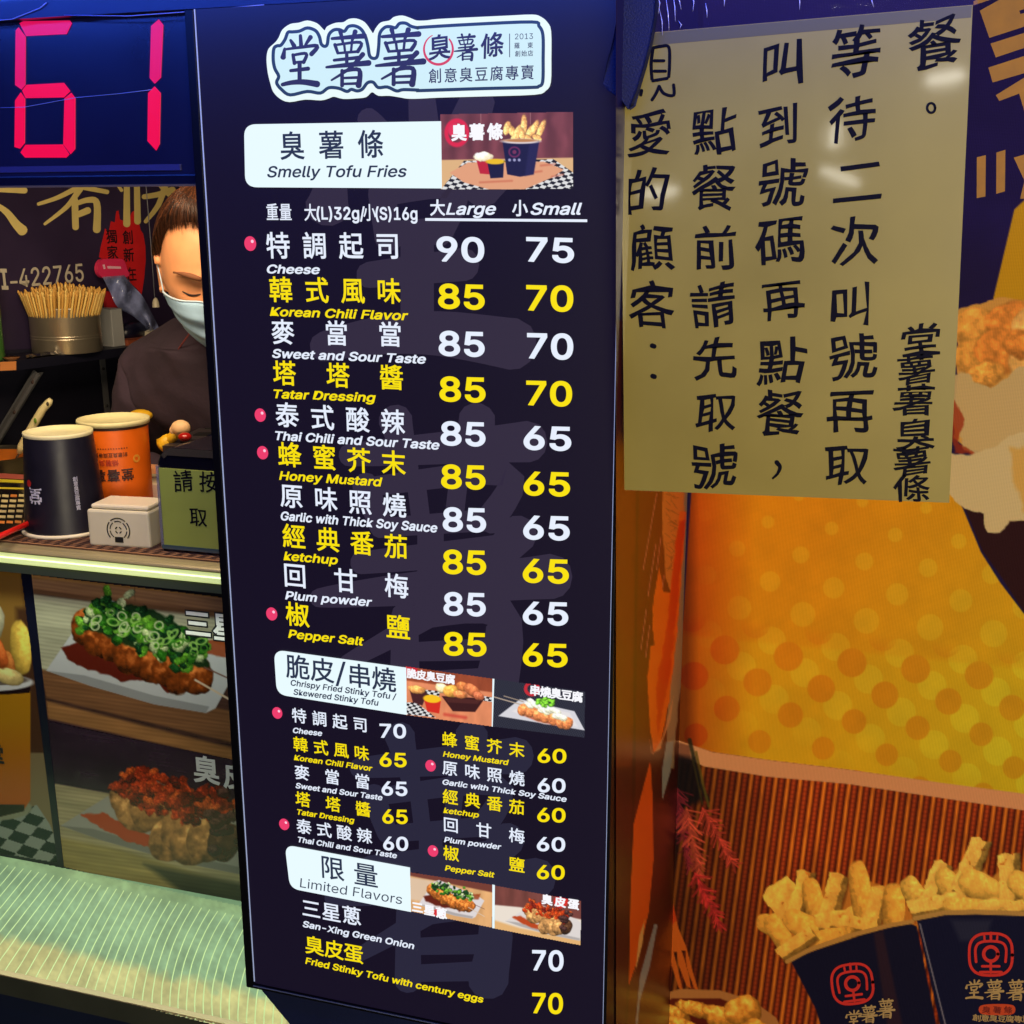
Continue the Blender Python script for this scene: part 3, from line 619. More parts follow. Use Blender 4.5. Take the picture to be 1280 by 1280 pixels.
mb = MB(); brush(mb, [(548 + 18 * math.cos(t), 61.5 + 19 * math.sin(t)) for t in np.linspace(-2.0, -7.0, 26)], 1.0, 2.0, BOARD, 0.0022, wm=5)
mb.build('red_ring', glow('ring_red', (214, 66, 92)), logo)

# ------------------------------------------------------- the five photographs printed on the menu
PE = vmat('backlit_photo', emit=1.0, rough=0.35)
def menu_photo(pr, clip, texts):
    o = pr.sheet('food_photo', BOARD, PE, board, 0.0006, clip); mb = MB()
    texts(mb); mb.build('lettering', glow('photo_letter', (250, 250, 255)), o); return o
def checker(pr, poly, bx, by, o, c1=(30, 30, 40), c2=(225, 225, 225), alpha=1.0):
    bx, by = np.array(bx, float), np.array(by, float); Mi = np.linalg.inv(np.stack([bx, by], 1))
    def f(X, Y):
        q = np.stack([X - o[0], Y - o[1]], -1) @ Mi.T; k = (np.floor(q[..., 0]) + np.floor(q[..., 1])) % 2
        return np.where(k[..., None] > 0.5, np.array(c1, float), np.array(c2, float))
    pr.poly(poly, f, 0.8, alpha)
# 1: fries cup
P1 = Print(549, 138, 718, 239, 0.7, (118, 62, 70))
P1.I *= (1 + 0.10 * np.sin(P1.X * 0.25 + fbm(P1.X, P1.Y, 30, 2) * 5))[..., None]; P1.grain(0.14, 14, 5, 0.25)
for x in (601, 663): P1.line([(x, 138), (x, 155)], 0.8, (190, 140, 140), 0.8, 0.7)
P1.poly([(549, 200), (718, 197), (718, 240), (549, 240)], (222, 178, 128), 1.5)
checker(P1, [(551, 237), (580, 201), (692, 199), (717, 216), (717, 237)], (6.2, 1.5), (3.0, -3.2), (551, 236))
P1.poly([(562, 216), (585, 203), (680, 202), (705, 212), (690, 222), (655, 237), (612, 237), (580, 228)], (226, 160, 122), 1.2)
for a in ((600, 228, 40, 2), (655, 217, 22, 3), (676, 207, 18, 2), (690, 221, 14, 3)): P1.line([(a[0], a[1]), (a[0] + a[2], a[1] - a[3])], 2.4, (196, 96, 70), 2, 0.6)
P1.ell(571, 166, 13, 15, (222, 40, 74), ring=5, soft=2); P1.ell(569, 163, 9, 9, (226, 48, 84), soft=2)
for k, (x, y, l, a, wd_) in enumerate([(634, 160, 18, 1.3, 9), (640, 164, 14, 1.9, 9), (648, 163, 18, 1.0, 8), (655, 156, 26, 1.55, 8), (662, 166, 20, 1.2, 8), (668, 160, 22, 1.1, 8), (676, 162, 27, 1.15, 8), (645, 171, 14, .5, 8), (660, 173, 14, 2.4, 8), (671, 172, 13, 2.6, 8), (652, 167, 16, 1.7, 8)]):
    P1.blob(x, y, l / 2, wd_ / 2, (236, 172, 104), -a, k, 0.08, 0.3, dark=0.3)
P1.poly([(628, 176), (674, 176), (667, 218), (650, 221), (634, 218)], (26, 26, 66), 1)
P1.poly([(662, 178), (674, 176), (667, 218), (656, 220)], (44, 42, 92), 3, 0.6); P1.ell(651, 176.5, 24, 3.2, (228, 214, 214)); P1.ell(651, 175.6, 21, 2.0, (190, 130, 80))
P1.ell(643, 190, 6.5, 6, (110, 44, 90), ring=2); P1.ell(643, 190, 2.6, 2.6, (120, 50, 90))
for x in (637, 643, 649): P1.ell(x, 200, 1.8, 1.8, (160, 160, 200))
P1.poly([(595, 198), (617, 197), (612, 218), (600, 217)], (190, 36, 56), 1); P1.blob(604, 196, 12, 6, (238, 222, 190), 0, 4, 0.2, 0.15, dark=0.2)
P1.poly([(609, 202), (630, 202), (629, 222), (613, 223)], (24, 26, 62), 1); P1.ell(619, 202, 12, 3.4, (236, 190, 30))
menu_photo(P1, [(550.5, 143), (716, 139.8), (716.5, 236), (551, 237)], lambda m: cjk(m, '臭薯條', (574, 166), (619, 165), 19, BOARD, 0.045, 0.0009))
# 2: crispy tofu bowl
P2 = Print(504, 828, 620, 912, 0.7, (150, 70, 44)); P2.grain(0.15, 12, 8, 0.3)
P2.poly([(504, 850), (560, 858), (620, 866), (620, 912), (504, 900)], (226, 138, 96), 2); P2.grain(0.1, 9, 3, 0.4)
checker(P2, [(505, 878), (520, 878), (545, 897), (505, 893)], (4, .8), (1.5, -2.6), (505, 893)); checker(P2, [(530, 862), (550, 864), (548, 876), (531, 872)], (4, .8), (1.5, -2.6), (530, 872))
checker(P2, [(604, 870), (618, 872), (618, 878), (604, 876)], (4, .8), (1.5, -2.4), (600, 877))
P2.poly([(512, 862), (534, 866), (528, 882), (516, 878)], (70, 30, 36), 1.2); P2.blob(521, 862, 11, 5, (220, 150, 80), .15, 3, .2, .3)
P2.poly([(530, 874), (551, 876), (549, 892), (534, 889)], (214, 44, 32), 1); P2.ell(540, 873.5, 11, 5, (250, 196, 30), .1)
P2.poly([(552, 870), (606, 873), (594, 890), (566, 889)], (58, 22, 26), 1.2); P2.poly([(556, 872), (602, 875), (597, 880), (560, 878)], (92, 44, 40), 1.5, .6)
for k, (x, y, a, b, c, t) in enumerate([(552, 860, 8, 6, (236, 214, 160), .3), (564, 864, 10, 8, (226, 160, 70), .1), (578, 858, 8, 6, (196, 112, 60), .4), (590, 863, 11, 7, (190, 104, 62), .6), (575, 868, 9, 5, (206, 122, 70), .2), (598, 870, 8, 5, (176, 92, 60), .5)]):
    P2.blob(x, y, a, b, c, t, k + 3, 0.12, 0.25, dark=.4)
P2.ell(514, 838, 8, 7, (206, 40, 52)); P2.line([(556, 893), (582, 897)], 4, (200, 60, 50), 3, .7)
menu_photo(P2, [(507, 833), (617, 848.6), (615, 908), (507.5, 893.5)], lambda m: cjk(m, '脆皮臭豆腐', (515, 842), (563, 849), 11, BOARD, 0.045, 0.0009))
# 3: skewered tofu on a white plate
P3 = Print(616, 845, 735, 928, 0.7, (40, 42, 58)); P3.I += (26 * (np.sin(P3.X * 1.9 + P3.Y * .5) * np.sin(P3.Y * 1.7 - P3.X * .4)))[..., None]
P3.poly([(623, 895), (650, 874), (718, 889), (731, 913)], (216, 214, 220), 1.2); P3.poly([(640, 889), (660, 879), (712, 891), (722, 908), (680, 905)], (232, 226, 226), 2)
P3.line([(617, 871), (652, 881)], 1.4, (190, 170, 150)); P3.line([(630, 870), (654, 877)], 1.2, (170, 150, 130))
P3.poly([(650, 893), (672, 902), (700, 908), (712, 909), (700, 902)], (196, 80, 44), 2, .8)
for k, (x, y) in enumerate([(654, 887), (663, 889), (673, 893), (682, 896), (692, 899), (702, 903), (709, 904)]): P3.blob(x, y, 7, 8, (222, 130, 76), .3, k, .12, .35)
for k in range(26): P3.blob(660 + k * 1.8 + rng.uniform(-3, 3), 878 + k * .75 + rng.uniform(-4, 3), 5, 3.2, (232, 230, 200), .4, k, .25, .25, dark=.25)
for k in range(16): P3.blob(683 + rng.normal(0, 8), 877 + rng.normal(0, 3.2), 3.6, 2.2, (104, 176, 44), rng.uniform(-1, 1), k, .2, .3)
P3.ell(665, 861, 8, 7.5, (200, 40, 54), ring=4)
menu_photo(P3, [(618, 848.8), (731.5, 864.5), (730.5, 922), (615.8, 908.2)], lambda m: cjk(m, '串燒臭豆腐', (669, 863), (722, 871), 12, BOARD, 0.045, 0.0009))
# 4: spring onion tofu
def onion_dish(pr, s, o, seed=0, plate=(222, 214, 214)):
    big = s > .6
    T = lambda x, y: (o[0] + x * s, o[1] + y * s)
    pr.poly([T(*p) for p in ((12, 92), (70, 8), (90, 0), (240, 62), (262, 78), (228, 140), (216, 146), (150, 135), (70, 112))], plate, 1.2)
    pr.poly([T(*p) for p in ((12, 92), (70, 112), (150, 135), (216, 146), (220, 138), (150, 124), (60, 98))], tuple(np.array(plate) * .78), 1.5)
    pr.poly([T(*p) for p in ((30, 62), (70, 52), (90, 76), (130, 82), (200, 108), (168, 120), (150, 104), (112, 106), (80, 96), (40, 80))], (92, 20, 8), 2, .95, 3 * s, 14 * s, seed)
    pr.poly([T(*p) for p in ((210, 52), (246, 54), (240, 74), (214, 70))], (150, 54, 16), 2, .8, 3 * s, 12 * s, seed)
    for k in range(9):
        t = k / 8; x, y = T(66 + 138 * t, 36 + 62 * t + 10 * math.sin(t * 3)); pr.blob(x, y, 22 * s, (24 + 4 * (k % 2)) * s, (124, 56, 18) if big else (176, 96, 36), .5, seed + k, .22, .5, soft=1.4 * s + .4)
    if big: pr.poly([T(*p) for p in ((64, 20), (80, 6), (120, 6), (170, 24), (214, 60), (218, 86), (190, 84), (140, 66), (90, 52), (68, 38))], (22, 50, 24), 3, .95, 5, 16, seed)
    for k in range(260 if big else 90):
        t = rng.random(); u = rng.normal(0, .5); x, y = T(66 + 150 * t - 14 * u, 16 + 52 * t + 17 * u)
        c = [(40, 100, 24), (84, 144, 38), (180, 196, 140), (18, 56, 26), (110, 170, 52), (24, 72, 30), (16, 48, 24)][k % 7]
        pr.blob(x, y, rng.uniform(5, 9) * s, rng.uniform(4, 6.5) * s, c, rng.uniform(-1.5, 1.5), k, .32, .35, soft=1.2 * s + .3, dark=.45, hi=.2)
    for k in range(34 if big else 0):
        t = rng.random(); u = rng.normal(0, .42); x, y = T(72 + 138 * t - 14 * u, 18 + 50 * t + 17 * u); pr.ell(x, y, rng.uniform(4, 7), rng.uniform(3, 5), [(150, 196, 96), (196, 208, 160), (70, 130, 40)][k % 3], rng.uniform(-1, 1), 1, .9, 1.8); pr.ell(x, y, 2, 1.5, (20, 52, 22), 0, 1.2, .7)
    pr.line([T(202, 104), T(262, 138)], 2.6 * s, (222, 196, 170), 1 * s + .3); pr.line([T(214, 88), T(262, 110)], 1.8 * s, (120, 80, 70), 1 * s + .3)
P4 = Print(509, 1087, 618, 1163, 0.7, (222, 168, 112)); P4.grain(.12, 10, 4, .3)
P4.poly([(509, 1087), (618, 1100), (618, 1116), (509, 1094)], (118, 60, 50), 2)
P4.poly([(509, 1096), (560, 1104), (530, 1127), (509, 1124)], (224, 200, 176), 3, .8)
onion_dish(P4, 0.33, (519, 1100), 5)
P4.ell(549, 1141, 7, 6, (214, 44, 54))
menu_photo(P4, [(512.5, 1090.5), (615.2, 1106), (615, 1159.5), (513.5, 1139)], lambda m: cjk(m, '三星蔥', (522, 1134), (552, 1141.5), 12, BOARD, 0.05, 0.0009))
# 5: century egg tofu
def egg_dish(pr, s, o, seed=0, plate=(222, 214, 210)):
    T = lambda x, y: (o[0] + x * s, o[1] + y * s)
    pr.poly([T(*p) for p in ((0, 66), (64, 26), (120, 10), (240, 60), (262, 78), (250, 132), (150, 112), (50, 84))], plate, 1.2)
    pr.poly([T(*p) for p in ((0, 66), (50, 84), (150, 112), (250, 132), (251, 124), (150, 102), (40, 70))], tuple(np.array(plate) * .8), 1.5)
    pr.poly([T(*p) for p in ((24, 52), (52, 48), (76, 62), (120, 82), (120, 96), (86, 88), (50, 70))], (186, 62, 20), 2, .95, 4 * s, 12 * s, seed)
    for k, (x, y, a, b) in enumerate([(82, 30, 22, 22), (96, 52, 28, 22), (112, 46, 24, 26), (134, 84, 24, 28), (150, 72, 26, 28), (164, 88, 28, 28), (182, 84, 26, 28), (205, 86, 20, 26)]):
        pr.blob(*T(x, y), a * s, b * s, ((178, 126, 72) if s > .6 else (196, 142, 84)) if k != 7 else (84, 52, 34), .3, seed + k, .10, .45, soft=1.4 * s + .4, hi=.2)
    for k in range(260 if s > .6 else 110):
        t = rng.random(); u = rng.normal(0, .5); pr.blob(*T(72 + 140 * t - 8 * u, 10 + 44 * t + 16 * u), rng.uniform(5, 10) * s, rng.uniform(4, 7) * s, ([(196, 56, 16), (150, 36, 12), (208, 84, 30), (92, 22, 14), (170, 50, 16)] if s > .6 else [(206, 66, 22), (176, 44, 18), (222, 92, 36), (120, 30, 22), (200, 60, 20)])[k % 5], rng.uniform(-1.5, 1.5), k, .45, .55, soft=1.2 * s + .6, dark=.5, hi=.15)
    for k in range(14): pr.blob(*T(196 + rng.normal(0, 10), 62 + rng.normal(0, 12)), 9 * s, 7 * s, (60, 34, 34), 0, k, .3, .3)
P5 = Print(617, 1103, 730, 1186, 0.7, (120, 66, 60)); P5.grain(.16, 9, 4, .25)
P5.poly([(617, 1131), (650, 1134), (730, 1150), (730, 1186), (617, 1170)], (234, 222, 208), 2); P5.poly([(617, 1150), (650, 1160), (730, 1176), (730, 1190), (617, 1172)], (228, 178, 116), 3)
egg_dish(P5, 0.37, (632, 1127), 9); P5.ell(701, 1127, 9, 8, (216, 44, 40))
menu_photo(P5, [(618.5, 1107), (726.5, 1126.5), (725.5, 1181.5), (618, 1160.5)], lambda m: cjk(m, '臭皮蛋', (684, 1124.5), (717, 1130), 11.5, BOARD, 0.05, 0.0009))
mb = MB()
for q in (((615.6, 848.3), (618, 848.6), (615.9, 908.4), (614.6, 908.2)), ((615.4, 1105.6), (618.6, 1106.4), (618.2, 1160.6), (615.2, 1160))): mb.poly([BOARD.at(*p, 0.0009) for p in q])
mb.build('photo_divider', PLATE, board)

# =================================================================== number display
DPY = 0.02; DP = Pl((0, DPY, 0), UX, UZ); zdb = float(DP.at(100, 232)[2]); xr = xl2 - .0015
disp = thing('number_display', (-1.3, DPY + .03, zdb), 'blue black queue number display showing a red 61', 'display')
MB().box((-1.95, DPY, zdb + .012), (xr, DPY + .06, 0.2265)).build('display_panel', mat('display_acrylic', (10, 12, 40), 0.3, coat=0.8, coat_bump=0.10, coat_rough=0.12, noise=0.15, nscale=6, emit=0.25, ergb=(8, 12, 60)), disp)
MB().box((-1.95, DPY - .003, zdb), (xr, DPY + .06, zdb + .012)).build('display_rim', mat('rim_navy', (8, 10, 34), 0.3), disp, bevel=.0015)
z0 = float(DP.at(100, 214.5)[2]); z1 = float(DP.at(100, 207)[2])
MB().box((-1.95, DPY - .002, z0), (float(DP.at(226, 210)[0]), DPY, z1)).build('display_ledge', mat('ledge_blue', (42, 44, 96), .4), disp)
MB().box((-1.95, DPY - .004, zdb - .002), (xr, DPY, zdb + .0005)).build('display_trim', mat('trim_gold', (150, 130, 110), .3, .7), disp)
SEG = mat('led_segment', (60, 0, 20), 0.4, emit=1.0, ergb=(236, 6, 66)); SEG2 = mat('led_segment_upper', (60, 0, 30), 0.4, emit=1.0, ergb=(218, 14, 86))
for pts, m in ([(97, 116), (115, 106), (347, 102), (358, 116), (332, 170), (130, 180)], SEG2), ([(92, 137), (127, 184), (125, 425), (106, 447), (75, 425), (78, 152)], SEG2), \
        ([(132, 424), (318, 414), (350, 455), (318, 487), (128, 490), (110, 453)], SEG), ([(103, 462), (124, 494), (122, 715), (98, 743), (72, 735), (75, 502)], SEG), \
        ([(322, 492), (355, 464), (375, 490), (374, 745), (352, 770), (316, 722)], SEG), ([(127, 724), (312, 722), (345, 772), (330, 788), (125, 788), (102, 762)], SEG), \
        ([(793, 97), (815, 125), (803, 388), (772, 418), (748, 390), (755, 130)], SEG2), ([(772, 432), (802, 465), (797, 720), (780, 752), (737, 705), (740, 465)], SEG):
    MB().prism([DP.at(x / 4, y / 4, 0.0012) for x, y in pts], (0, 0.001, 0)).build('digit_segment', m, disp)
mb = MB(); mb.tube([DP.at(x, y, 0.0012) for x, y in ((-10, 135), (30, 134), (95, 122), (150, 117), (190, 112))], 0.00035, 4); mb.build('film_crease', mat('film_edge', (120, 140, 210), .3), disp)

# =================================================================== pillar side, banner, notice, strap
YB = 0.5
SIDE = Pl((XR + .005, 0, 0), UY, UZ)
pil = thing('side_panel', (XR, 0.28, ZG), 'narrow dark red printed panel between the menu board and the cloth banner', 'panel')
MB().box((XR - .03, 0.062, ZG), (XR + .0045, YB, 0.62)).build('panel_core', mat('maroon_panel', (40, 12, 10), .5), pil)
PS = Print(770, -20, 872, 1330, 1.5, (62, 14, 8)); PS.grain(.25, 12, 3, .15)
PS.poly([(770, -30), (880, -30), (880, 400), (770, 400)], (26, 18, 60), 4)
PS.poly([(770, 600), (794, 600), (790, 960), (770, 960)], (96, 30, 8), 6, .9, 4, 20); PS.poly([(770, 960), (790, 960), (782, 1330), (765, 1330)], (44, 8, 14), 8)
PS.line([(798, 400), (797, 620), (795, 760), (792, 1000), (785, 1240), (780, 1330)], 3.2, (6, 3, 6), 1.2)
for a, b in (((821, 617), (804, 712)), ((820, 680), (810, 745)), ((826, 672), (821, 712)), ((808, 762), (801, 812)), ((812, 782), (807, 822)), ((830, 720), (828, 734))): PS.line([a, b], 1.4, (196, 120, 90), 1, .8)
PS.poly([(858, 560), (872, 600), (866, 680), (862, 760), (858, 830), (848, 880), (842, 960), (832, 960), (838, 800), (850, 640)], (150, 128, 96), 1.5, 1, 2, 18)
PS.poly([(828, 560), (854, 560), (856, 660), (846, 760), (832, 722), (828, 660)], (206, 120, 50), 1.2, 1, 1, 9)
for k in range(60): PS.line([(830 + rng.uniform(0, 18), y := 560 + rng.uniform(0, 150)), (833 + rng.uniform(0, 16), y + 5)], 1.0, (120, 60, 24), 1, .5)
PS.poly([(815, 760), (824, 708), (830, 740), (838, 740), (842, 712), (850, 640), (858, 640), (852, 720), (846, 800), (836, 880), (826, 935), (816, 942), (812, 900), (809, 845), (813, 808), (818, 806)], (232, 100, 20), 1.3, 1, 1.5, 12)
PS.poly([(848, 650), (856, 650), (846, 760), (838, 840), (826, 900), (822, 920), (820, 860), (834, 780)], (204, 40, 8), 2.5, .9, 2, 10)
PS.poly([(812, 925), (816, 944), (828, 922), (842, 870), (838, 900), (824, 938), (814, 942)], (214, 150, 100), 1.5, .9)
PS.poly([(813, 950), (816, 1000), (817, 1075), (811, 1140), (797, 1200), (786, 1232), (788, 1120), (792, 1030)], (226, 84, 10), 1)
PS.poly([(806, 1150), (803, 1180), (794, 1215), (799, 1170)], (230, 170, 90), 1.2)
PS.poly([(833, 928), (842, 926), (838, 965), (828, 1000), (828, 960)], (140, 146, 140), 1); PS.poly([(818, 1155), (822, 1156), (812, 1210), (800, 1250), (796, 1290), (794, 1285), (800, 1220)], (134, 140, 134), 1)
PS.sheet('printed_picture', SIDE, vmat('side_print', rough=0.32, spec=.4, base=1.35, coat=.12), pil, 0.0004)

BAN = Pl((0, YB, 0), UX, UZ)
ban = thing('cloth_banner', (0.1, YB, ZG), 'large orange and navy cloth banner printed with paper cups of fries', 'banner')
B = Print(800, -60, 1330, 1330, 1.35, (30, 18, 62))
B.I = B.I * (1 + .25 * (fbm(B.X, B.Y, 60, 5) - .5))[..., None]
# bamboo mat
def matcol(X, Y):
    u = X + (Y - 940) * 0.13; per = 15.4; k = np.floor(u / per); f = u / per - k
    s1 = np.clip(1 - np.abs(f - .27) / .2, 0, 1); s2 = np.clip(1 - np.abs(f - .74) / .22, 0, 1)
    bead = .55 + .45 * np.abs(np.sin(Y * math.pi / 5.6 + k * 1.9)); nz = fbm(X, Y * .12, 4, 7)
    c = np.array([86, 26, 10.])[None, None] + s1[..., None] ** .6 * np.array([150, 96, 22.]) * (.7 + .6 * nz)[..., None] + (s2 * bead)[..., None] ** .8 * np.array([110, 44, 14.])
    g = np.clip((X - 790) / 200, .3, 1) ** .45; g = g * (1 - .35 * np.clip((X - 1130) / 200, 0, 1) * np.clip((Y - 1050) / 200, 0, 1))
    return np.clip(c * g[..., None] * (.86 + .3 * fbm(X, Y, 70, 2))[..., None], 0, 255)
B.poly([(790, 900), (1340, 990), (1340, 1340), (790, 1340)], matcol, 1)
# orange cup body
def orange(X, Y):
    t = np.clip((X - 858) / 85, 0, 1); d = np.clip((Y - 600) / 340, 0, 1); r = np.clip((X - 1020) / 230, 0, 1)
    c = np.array([186, 70, 6.])[None, None] * (1 - t[..., None]) + np.array([236, 144, 16.]) * t[..., None]
    c = c + (r * .45 + d * t * .5)[..., None] * np.array([-26, 22, 6.])
    n1 = np.zeros(X.shape); n2 = np.zeros(X.shape)
    bx, by = np.array([79.5, 8.0]), np.array([-38.5, 33.0]); Mi = np.linalg.inv(np.stack([bx, by], 1))
    q = np.stack([X - 960, Y - 652], -1) @ Mi.T; k = np.round(q); e = (q - k) @ np.stack([bx, by], 1).T
    R_ = 8 + 11 * np.clip((Y - 640) / 170, 0, 1); n1 = np.clip((R_ - np.hypot(e[..., 0], e[..., 1])) / 1.6, 0, 1) * np.clip((905 - Y + (X - 900) * .35) / 60, 0, 1)
    q2 = q + np.array([.5, .5]); k2 = np.round(q2); e2 = (q2 - k2) @ np.stack([bx, by], 1).T
    R2 = 19 - 4 * np.clip((Y - 840) / 90, 0, 1); n2 = np.clip((R2 - np.hypot(e2[..., 0], e2[..., 1])) / 1.6, 0, 1) * np.clip((Y - 775 - (X - 950) * .12) / 25, 0, 1)
    low = np.clip((Y - 800 - (X - 950) * .1) / 6, 0, 1)
    c = c + (low * (1 - n2) * .9)[..., None] * np.array([0, 12, 4.]) + (n1 * .62 * (1 - n2))[..., None] * np.array([6, 26, 16.]) * t[..., None] - (n2)[..., None] * np.array([2, 13, 0.])
    dk = np.clip((X - 858) / 16, 0, 1) * .35 + .65
    return np.clip(c * dk[..., None] * (.95 + .1 * fbm(X, Y, 30, 9))[..., None], 0, 255)
B.poly([(868, 560), (1180, 560), (1202, 632), (1226, 690), (1250, 728), (1282, 770), (1340, 860), (1340, 1006), (1280, 996), (1180, 980), (1060, 962), (960, 950), (890, 940), (840, 925), (846, 860), (855, 760), (861, 660)], orange, 1.5)
B.poly([(838, 922), (890, 940), (960, 950), (1060, 962), (1180, 979), (1340, 1000), (1340, 1024), (1280, 1013), (1180, 998), (1060, 980), (960, 971), (880, 958), (838, 938)], (222, 148, 98), 1.3)
B.poly([(828, 922), (862, 932), (864, 956), (828, 940)], (120, 66, 46), 2, .8)
# dark ground behind the cup, right
B.poly([(1205, 632), (1340, 560), (1340, 860), (1285, 772), (1252, 722), (1228, 688)], (46, 16, 20), 2)
# fried tofu pieces at the right edge
B.poly([(1268, 262), (1285, 246), (1340, 236), (1340, 420), (1240, 420), (1242, 372), (1252, 330)], (202, 146, 20), 1.5); B.poly([(1295, 270), (1340, 255), (1340, 400), (1285, 400)], (226, 176, 40), 6, .6)
B.poly([(1196, 388), (1215, 380), (1250, 372), (1290, 378), (1340, 380), (1340, 560), (1296, 566), (1262, 560), (1240, 568), (1206, 560), (1190, 548), (1196, 470)], (214, 150, 66), 1.5, 1, 5, 20)
for k, (x, y, a_1, b_1) in enumerate([(1222, 410, 30, 26), (1262, 402, 32, 24), (1300, 410, 34, 30), (1216, 446, 26, 24), (1252, 440, 34, 28), (1296, 452, 36, 30), (1232, 468, 24, 16), (1275, 430, 20, 18)]): B.blob(x, y, a_1, b_1, [(224, 150, 60), (214, 128, 48), (230, 168, 84)][k % 3], rng.uniform(-.5, .5), k, .16, .28, dark=.22, hi=.12, soft=4)
B.poly([(1188, 470), (1206, 466), (1218, 480), (1238, 486), (1270, 462), (1340, 450), (1340, 566), (1262, 562), (1236, 576), (1206, 560), (1190, 520)], (206, 172, 112), 2, .95, 6, 18)
B.poly([(1285, 470), (1340, 460), (1340, 560), (1290, 560), (1300, 520)], (212, 130, 50), 4, .8, 6, 14)
B.poly([(1192, 500), (1206, 524), (1198, 552), (1220, 568), (1194, 566), (1186, 530)], (160, 50, 20), 2, .8, 3, 8)
B.poly([(1178, 566), (1206, 570), (1222, 566), (1242, 560), (1262, 545), (1340, 530), (1340, 648), (1310, 646), (1278, 650), (1262, 652), (1250, 666), (1234, 666), (1230, 642), (1206, 636), (1186, 618)], (214, 186, 130), 1.6, 1, 3, 14)
B.poly([(1262, 560), (1340, 548), (1340, 640), (1280, 640), (1268, 600)], (216, 156, 60), 6, .7, 5, 14)
# dried flower, fork
for st, n_, c in (([(862, 925), (875, 980), (885, 1000)], 0, 0),): B.line(st, 5, (30, 34, 20), 2, .8)
B.poly([(828, 940), (868, 948), (880, 1000), (856, 1010), (840, 1090), (830, 1050)], (12, 8, 14), 8, .85)
for (x0, y0, x1, y1, c, nn, wf) in ((846, 985, 862, 1085, (130, 34, 46), 70, 22), (858, 1010, 876, 1098, (192, 72, 50), 76, 25), (868, 1090, 902, 1160, (180, 42, 40), 70, 21), (878, 1010, 918, 1082, (186, 60, 44), 70, 24)):
    for k in range(nn):
        t = k / nn; x, y = x0 + (x1 - x0) * t, y0 + (y1 - y0) * t; a = rng.uniform(.1, 1.2) * (1 if k % 2 else -1) + math.atan2(y1 - y0, x1 - x0); L_ = wf * rng.uniform(.5, 1) * (1 - .5 * t)
        B.line([(x, y), (x + L_ * math.cos(a), y + L_ * math.sin(a))], 1.8, tuple(np.clip(np.array(c) * rng.uniform(.7, 1.35), 0, 255)), 1.4, .85)
B.line([(870, 940), (880, 985), (886, 1008)], 3, (96, 80, 26), 1.5, .8); B.line([(866, 950), (878, 1005)], 2, (60, 50, 20), 1.5, .8)
B.poly([(826, 1094), (836, 1108), (848, 1160), (858, 1184), (866, 1215), (873, 1238), (868, 1236), (858, 1208), (857, 1188), (852, 1188), (860, 1214), (864, 1236), (858, 1232), (848, 1206), (846, 1190), (842, 1190), (848, 1214), (854, 1240), (848, 1234), (840, 1208), (834, 1184), (832, 1150)], (204, 92, 24), 1.1)
B.poly([(826, 1094), (836, 1108), (846, 1150), (836, 1160)], (196, 50, 14), 2, .8)
# bowl bottom left
B.poly([(796, 1330), (800, 1268), (820, 1245), (850, 1236), (900, 1238), (940, 1250), (970, 1272), (1000, 1330)], (186, 116, 56), 1.5); B.poly([(806, 1330), (812, 1268), (840, 1248), (900, 1248), (935, 1262), (960, 1290), (970, 1330)], (96, 26, 12), 2)
for k, (x, y, a, b) in enumerate([(840, 1268, 24, 12), (872, 1262, 26, 10), (900, 1272, 22, 14), (930, 1264, 24, 20), (855, 1286, 30, 12), (910, 1295, 34, 14), (945, 1290, 20, 16)]): B.blob(x, y, a, b, (206, 128, 40), rng.uniform(-.5, .5), k, .2, .35)
B.poly([(966, 1150), (990, 1120), (1020, 1112), (1060, 1104), (1080, 1096), (1130, 1124), (1144, 1160), (1100, 1176), (1010, 1200), (980, 1190)], (206, 120, 40), 3, 1, 6, 14)
B.poly([(1138, 1116), (1180, 1096), (1215, 1070), (1240, 1096), (1290, 1088), (1340, 1090), (1340, 1156), (1150, 1156)], (206, 132, 48), 3, 1, 6, 14)
FR = [(966, 1158, 22, 13, .3), (985, 1130, 20, 34, .5), (975, 1168, 30, 13, .9), (1000, 1120, 34, 13, 1.2), (1018, 1130, 36, 13, 1.25), (1040, 1128, 38, 15, 1.2), (1010, 1160, 36, 16, .4), (1050, 1150, 30, 16, .1), (1076, 1118, 44, 14, 1.35), (1094, 1140, 34, 14, 1.2), (1117, 1134, 32, 15, 1.5), (1068, 1156, 30, 13, -.2), (1036, 1172, 36, 12, -.3), (996, 1180, 28, 12, .5)]
for k, (x, y, a, b, r_) in enumerate(FR): (B.fry(x, y, a, b * .9, r_ + .1, (250, 176, 70), k) if k % 2 else B.blob(x, y, a * .95, b * .95, (246, 168, 62), r_ + .1, k, .07, .2, dark=.32, hi=.14, sq=3))
FR2 = [(1144, 1118, 26, 14, .9), (1168, 1108, 34, 14, 1.1), (1190, 1112, 32, 15, .9), (1214, 1082, 38, 15, 1.1), (1228, 1110, 34, 18, .4), (1262, 1098, 34, 16, 1.5), (1284, 1112, 30, 16, .6), (1172, 1130, 36, 13, .1), (1216, 1134, 40, 12, .0), (1258, 1134, 36, 12, -.1), (1310, 1128, 34, 16, .3), (1300, 1090, 30, 14, 1.2)]
for k, (x, y, a, b, r_) in enumerate(FR2): (B.fry(x, y, a, b * .9, r_ + .1, (246, 184, 80), k + 40) if k % 2 else B.blob(x, y, a * .95, b * .95, (242, 180, 74), r_ + .1, k + 30, .07, .2, dark=.32, hi=.14, sq=3))
